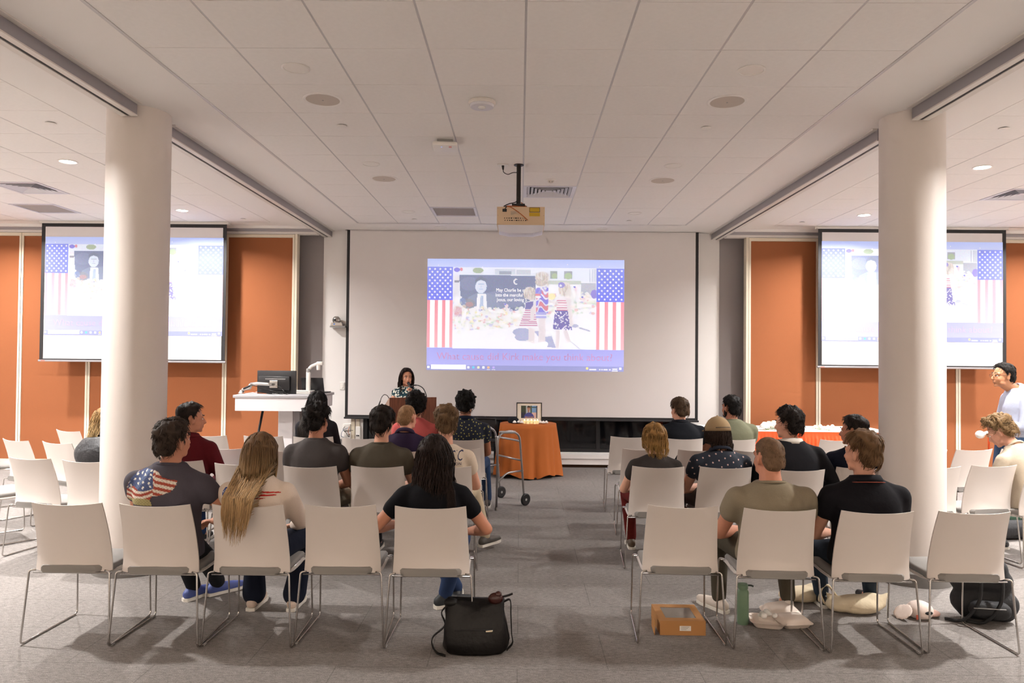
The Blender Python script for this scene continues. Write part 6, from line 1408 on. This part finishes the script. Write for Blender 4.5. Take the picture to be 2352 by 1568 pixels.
# cap on the man in the second row
hm = B9P['HM']; capm = cloth('cap_tan', '9a8262', .2); cp = thing('baseball_cap', 'tan baseball cap worn by the man in the flag-print shirt', 'cap', tuple(CH['B9'][0]), CH['B9'][1])
d_ = MB(); n = 40; rings = []
for el_, grow in ((-4, 1.0), (10, 1.0), (25, 1.0), (45, 1.0), (65, 1.0), (82, 1.0)):
    q = []
    for i in range(n):
        a = 2*PI*i/n; c = math.cos(R(el_)); dv = np.array((c*math.cos(a), c*math.sin(a), math.sin(R(el_)))); rr_ = scalp_r(dv)+.024; q.append(hm @ Vector(HC+dv*rr_))
    rings.append(q)
d_.loft(rings); d_.build('crown', capm, cp, smooth=True)
b = MB(); v = []
for i in range(13):
    a = R(30+120*i/12); dv = np.array((math.cos(a)*math.cos(R(2)), math.sin(a)*math.cos(R(2)), math.sin(R(2)))); r0 = scalp_r(dv)+.022; p0 = HC+dv*r0; ext = .065*math.sin(PI*i/12)**.6; p1 = p0+np.array((math.cos(a)*.4, 1, -.2))*ext
    v += [hm @ Vector(p0), hm @ Vector(p1), hm @ Vector(p0+np.array((0, 0, -.004))), hm @ Vector(p1+np.array((0, 0, -.004)))]
f = []
for i in range(12): o = i*4; f += [(o, o+1, o+5, o+4), (o+2, o+6, o+7, o+3), (o+1, o+3, o+7, o+5), (o, o+4, o+6, o+2)]
f += [(0, 2, 3, 1), (48, 49, 51, 50)]
b.add(v, f).build('brim', capm, cp, smooth=True)
MB().ell(hm @ Vector((0, -.012, .146)), (.008, .008, .006)).build('button', capm, cp)
st = [hm @ Vector(HC+np.array((math.cos(a)*.985, math.sin(a)*.985, .17))*1.0*(scalp_r(np.array((math.cos(a)*.985, math.sin(a)*.985, .17)))+.02)) for a in np.linspace(R(235), R(305), 9)]
MB().tube(st, .006, 6).build('strap', mat('cap_strap', '5a4a38', .7), cp, smooth=True)

# prints on the shirts
mat('print', (1, 1, 1), .9, attr='col')
def grid_art(x0, x1, z0, z1, n, m, fn):
    b = MB(); cols = []; mask = []
    for j in range(m+1):
        for i in range(n+1):
            u, v = i/n, j/m; c = fn(u, v); mask.append(c is not None); cols.append(lin(c) if c is not None else (0, 0, 0)); b.v.append((x0+(x1-x0)*u, 0, z1+(z0-z1)*v))
    for j in range(m):
        for i in range(n):
            q = (j*(n+1)+i, (j+1)*(n+1)+i, (j+1)*(n+1)+i+1, j*(n+1)+i+1)
            if all(mask[k] for k in q): b.f.append(q)
    return b, cols
def inpoly(x, y, pts):
    r = False; n = len(pts)
    for i in range(n):
        (x1, y1), (x2, y2) = pts[i], pts[(i+1) % n]
        if (y1 > y) != (y2 > y) and x < (x2-x1)*(y-y1)/(y2-y1)+x1: r = not r
    return r
DOG = [(160, 1300), (215, 1150), (270, 1010), (330, 930), (420, 890), (520, 880), (600, 885), (680, 915), (735, 980), (830, 1010), (930, 1025), (940, 1060), (915, 1130), (870, 1180), (780, 1215), (690, 1240), (630, 1240), (612, 1300), (640, 1365), (560, 1375), (400, 1375), (250, 1355), (160, 1310)]
CAN = [(215, 1165), (290, 970), (420, 885), (600, 880), (610, 980), (640, 1140), (500, 1180), (430, 1180), (380, 1140), (320, 1120)]
STARS = [(345, 965), (415, 945), (480, 910), (330, 1030), (410, 1020), (485, 965), (570, 905), (575, 960), (570, 1010), (285, 1115), (405, 1080), (480, 1060), (490, 1130), (570, 1070), (595, 1110), (250, 1060), (230, 1130)]
def dog(u, v):
    x, y = 155+u*785, 880+v*495; x += 4*math.sin(y*.2); 
    if not inpoly(x, y, DOG): return None
    g = 1+.12*math.sin(x*.13)*math.sin(y*.17)
    if inpoly(x, y, CAN):
        for a, b in STARS:
            if (x-a)**2+(y-b)**2 < 260: return (.86*g, .85*g, .82)
        return (.26*g, .31*g, .46*g) if (x+y*.6) % 260 > 70 else (.36*g, .42*g, .56*g)
    if y > 1290+20*math.sin(x*.01) and x < 640: return (.62*g, .58*g, .40*g)
    s_ = y+(35*math.sin(x*.011) if x < 640 else -.22*(x-640)); k = int(s_//38)
    return (.62*g, .27*g, .20*g) if k % 2 else (.84*g, .80*g, .74*g)
b, c = grid_art(-.235, .115, .82, 1.035, 88, 56, dog); project(P1, b, 'dog_print', MATS['print'], colors=c)
def stripes2(u, v):
    e = .08+.9*u
    for k, (a, t_) in enumerate(((.12, .10), (.46, .10), (.8, .07))):
        y = a+.22*u*(1-k*.6); lim = (1.0, .86, .55)[k]
        if abs(v-y) < t_*(1-.5*max(0, u/lim-.4)) and u < lim: return (.72, .16, .12)
    return None
b, c = grid_art(.0, .17, .855, .915, 60, 24, stripes2); project(P2, b, 'stripe_print', MATS['print'], colors=c, off=.004)
def starfield(u, v):
    if abs(u-.5)+abs(v-.5)*.6 > .62: return None
    return (.85, .85, .88) if (int(u*9)+int(v*9)) % 3 == 0 and (u*9 % 1) > .4 else (.22, .30, .55)
b, c = grid_art(-.185, -.115, .85, .92, 20, 20, starfield); project(P2, b, 'star_print', MATS['print'], colors=c, off=.004)
tm = text_mb('CLASSIC', .1, .0, sx=.66, shear=.25); xs = [p[0] for p in tm.v]; tm.xf(T(.02-(max(xs)+min(xs))/2, 0, .875) @ Matrix.Diagonal((1, 1, 1.15, 1))); o = project(P6, tm, 'back_lettering', mat('ink_navy', '2f3350', .9)); o['kind'] = 'stuff'
tm = text_mb('COLLECTION', .032, .0); xs = [p[0] for p in tm.v]; tm.xf(T(.03-(max(xs)+min(xs))/2, 0, .84)); o = project(P6, tm, 'back_lettering', MATS['ink_navy']); o['kind'] = 'stuff'
tm = text_mb('TZ', .055, .0); xs = [p[0] for p in tm.v]; tm.xf(T(-(max(xs)+min(xs))/2, 0, 1.0)); o = project(P5, tm, 'neck_lettering', mat('ink_olive', '2e2922', .9)); o['kind'] = 'stuff'

# the speaker at the lectern, holding a microphone
sx = at_y(931, 870, 10.02).x
floral = mat('shirt_floral', '1d4a52', .9, bump=.3, bscale=14); nt = floral.node_tree; vo = nt.nodes.new('ShaderNodeTexVoronoi'); vo.inputs['Scale'].default_value = 36; tcx = nt.nodes.new('ShaderNodeTexCoord'); nt.links.new(tcx.outputs['Object'], vo.inputs['Vector'])
cr_ = nt.nodes.new('ShaderNodeValToRGB'); cr_.color_ramp.interpolation = 'CONSTANT'; cr_.color_ramp.elements[0].color = (*hexc('d9d6c8'), 1); cr_.color_ramp.elements[1].position = .42; cr_.color_ramp.elements[1].color = (*hexc('16404a'), 1); e_ = cr_.color_ramp.elements.new(.68); e_.color = (*hexc('0e1c26'), 1)
nt.links.new(vo.outputs['Distance'], cr_.inputs[0]); nt.links.new(cr_.outputs[0], nt.nodes['Principled BSDF'].inputs['Base Color'])
SP = build_person('woman in a floral blouse speaking into a microphone behind the lectern', (sx, 10.02, 0), R(180), seed=51, top=1.535, stand=.345, w=.92, fem=True, hyaw=22, hpitch=-4, skin='c98f72', hair=dict(style='long', col='2a1f1b', n=520, fall=.34, thick=.02, top=.02, width=.003, wave=.03, back_y=-.14, face=1),
    shirt=dict(col='1d4a52', mat=floral, sleeve=.12), pants='23252d', al=(-.09, .0), ar=(.09, .0), wl=(-.15, .20, .83), hl=(-1, -.3, -1), wr=(.10, .22, .62), hr=(.6, -.6, -1), hdirl=(.45, .1, .9), hcurl=1.15, vox=.0064)
mw = SP['WR'][0]; hmS = SP['HM']; mouth = hmS @ Vector((0, .105, -.068))
hand = mw+Vector((.035, .03, .075)); mt = thing('handheld_microphone', 'black handheld microphone at the speaker\'s mouth', 'microphone', (sx, 10.02, 0), R(180))
dirm = (hand-mouth).normalized(); st_ = mouth+dirm*.022
MB().cap(st_, .021, st_+dirm*.018, .02).build('grille', mat('mic_grille', '1a1a1c', .5, .6), mt, smooth=True)
MB().tube([st_+dirm*.03, st_+dirm*.06, st_+dirm*.2], [.017, .014, .0105], 14).build('handle', 'black', mt, smooth=True)

# the man standing by the right wall
mx_ = at_y(2312, 900, 7.7).x
SM = build_person('man with glasses in a white dress shirt and jeans standing at the right', (mx_, 7.7, 0), R(82), seed=61, top=1.705, stand=.40, w=1.08, dp=1.12, hyaw=6, hpitch=2, skin='b07a58', hair=short('1a1512', thick=.01, top=.024, length=.03), shirt=dict(kind='button', col='d4d4dc', mat=cloth('shirt_white', 'a4a9bb', .5), loose=.024, sleeve=1.0), pants='39506e', shoes='3a2a20',
    al=(-.09, .0), ar=(.1, .02), wl=(-.05, .10, .58), wr=(.06, .115, .565), hl=(-1, -.6, -.5), hr=(1, -.6, -.5), hcurl=1.0, vox=.0064, headfwd=.055, shirt_len=.52)
hmM = SM['HM']; gl = thing('eyeglasses', 'thin-rimmed glasses on the standing man', 'glasses', (mx_, 7.7, 0), R(82)); gm = mat('glasses_metal', '4a4440', .3, .8)
for s in (-1, 1):
    MB().tube([hmM @ Vector((s*.033+.023*math.cos(a), .104, .002+.018*math.sin(a))) for a in np.linspace(0, 2*PI, 20)], .0013, 6).build('rim', gm, gl, smooth=True)
    MB().tube([hmM @ Vector(q) for q in ((s*.056, .103, .006), (s*.078, .06, .006), (s*.084, -.005, .004))], .0013, 6).build('temple', gm, gl, smooth=True)
MB().tube([hmM @ Vector(q) for q in ((-.01, .104, .004), (0, .108, .007), (.01, .104, .004))], .0013, 6).build('bridge', gm, gl, smooth=True)
hc = (SM['WR'][0]+SM['WR'][1])/2+Vector((.0, .09, -.03)); bl = thing('white_microphone', 'white ball-headed microphone in the standing man\'s hands', 'microphone', (mx_, 7.7, 0), R(82))
MB().ell(hc+Vector((.0, .06, -.02)), (.045, .045, .042), nu=16, nv=12).build('ball', 'white_plastic', bl, smooth=True)
MB().cap(hc+Vector((0, .02, -.01)), .018, hc+Vector((0, -.08, .03)), .015).build('handle', 'white_plastic', bl, smooth=True)
ln = thing('lanyard', 'orange lanyard hanging from the standing man\'s pocket', 'lanyard', (mx_, 7.7, 0), R(82)); om = mat('lanyard_orange', 'd8521e', .7)
for dx in (0, .02): MB().tube(curve([(dx+.09, .115, .96), (dx+.095, .125, .90), (dx+.095, .125, .80), (dx+.10, .12, .74)]), .006, 6).build('strap', om, ln, smooth=True)
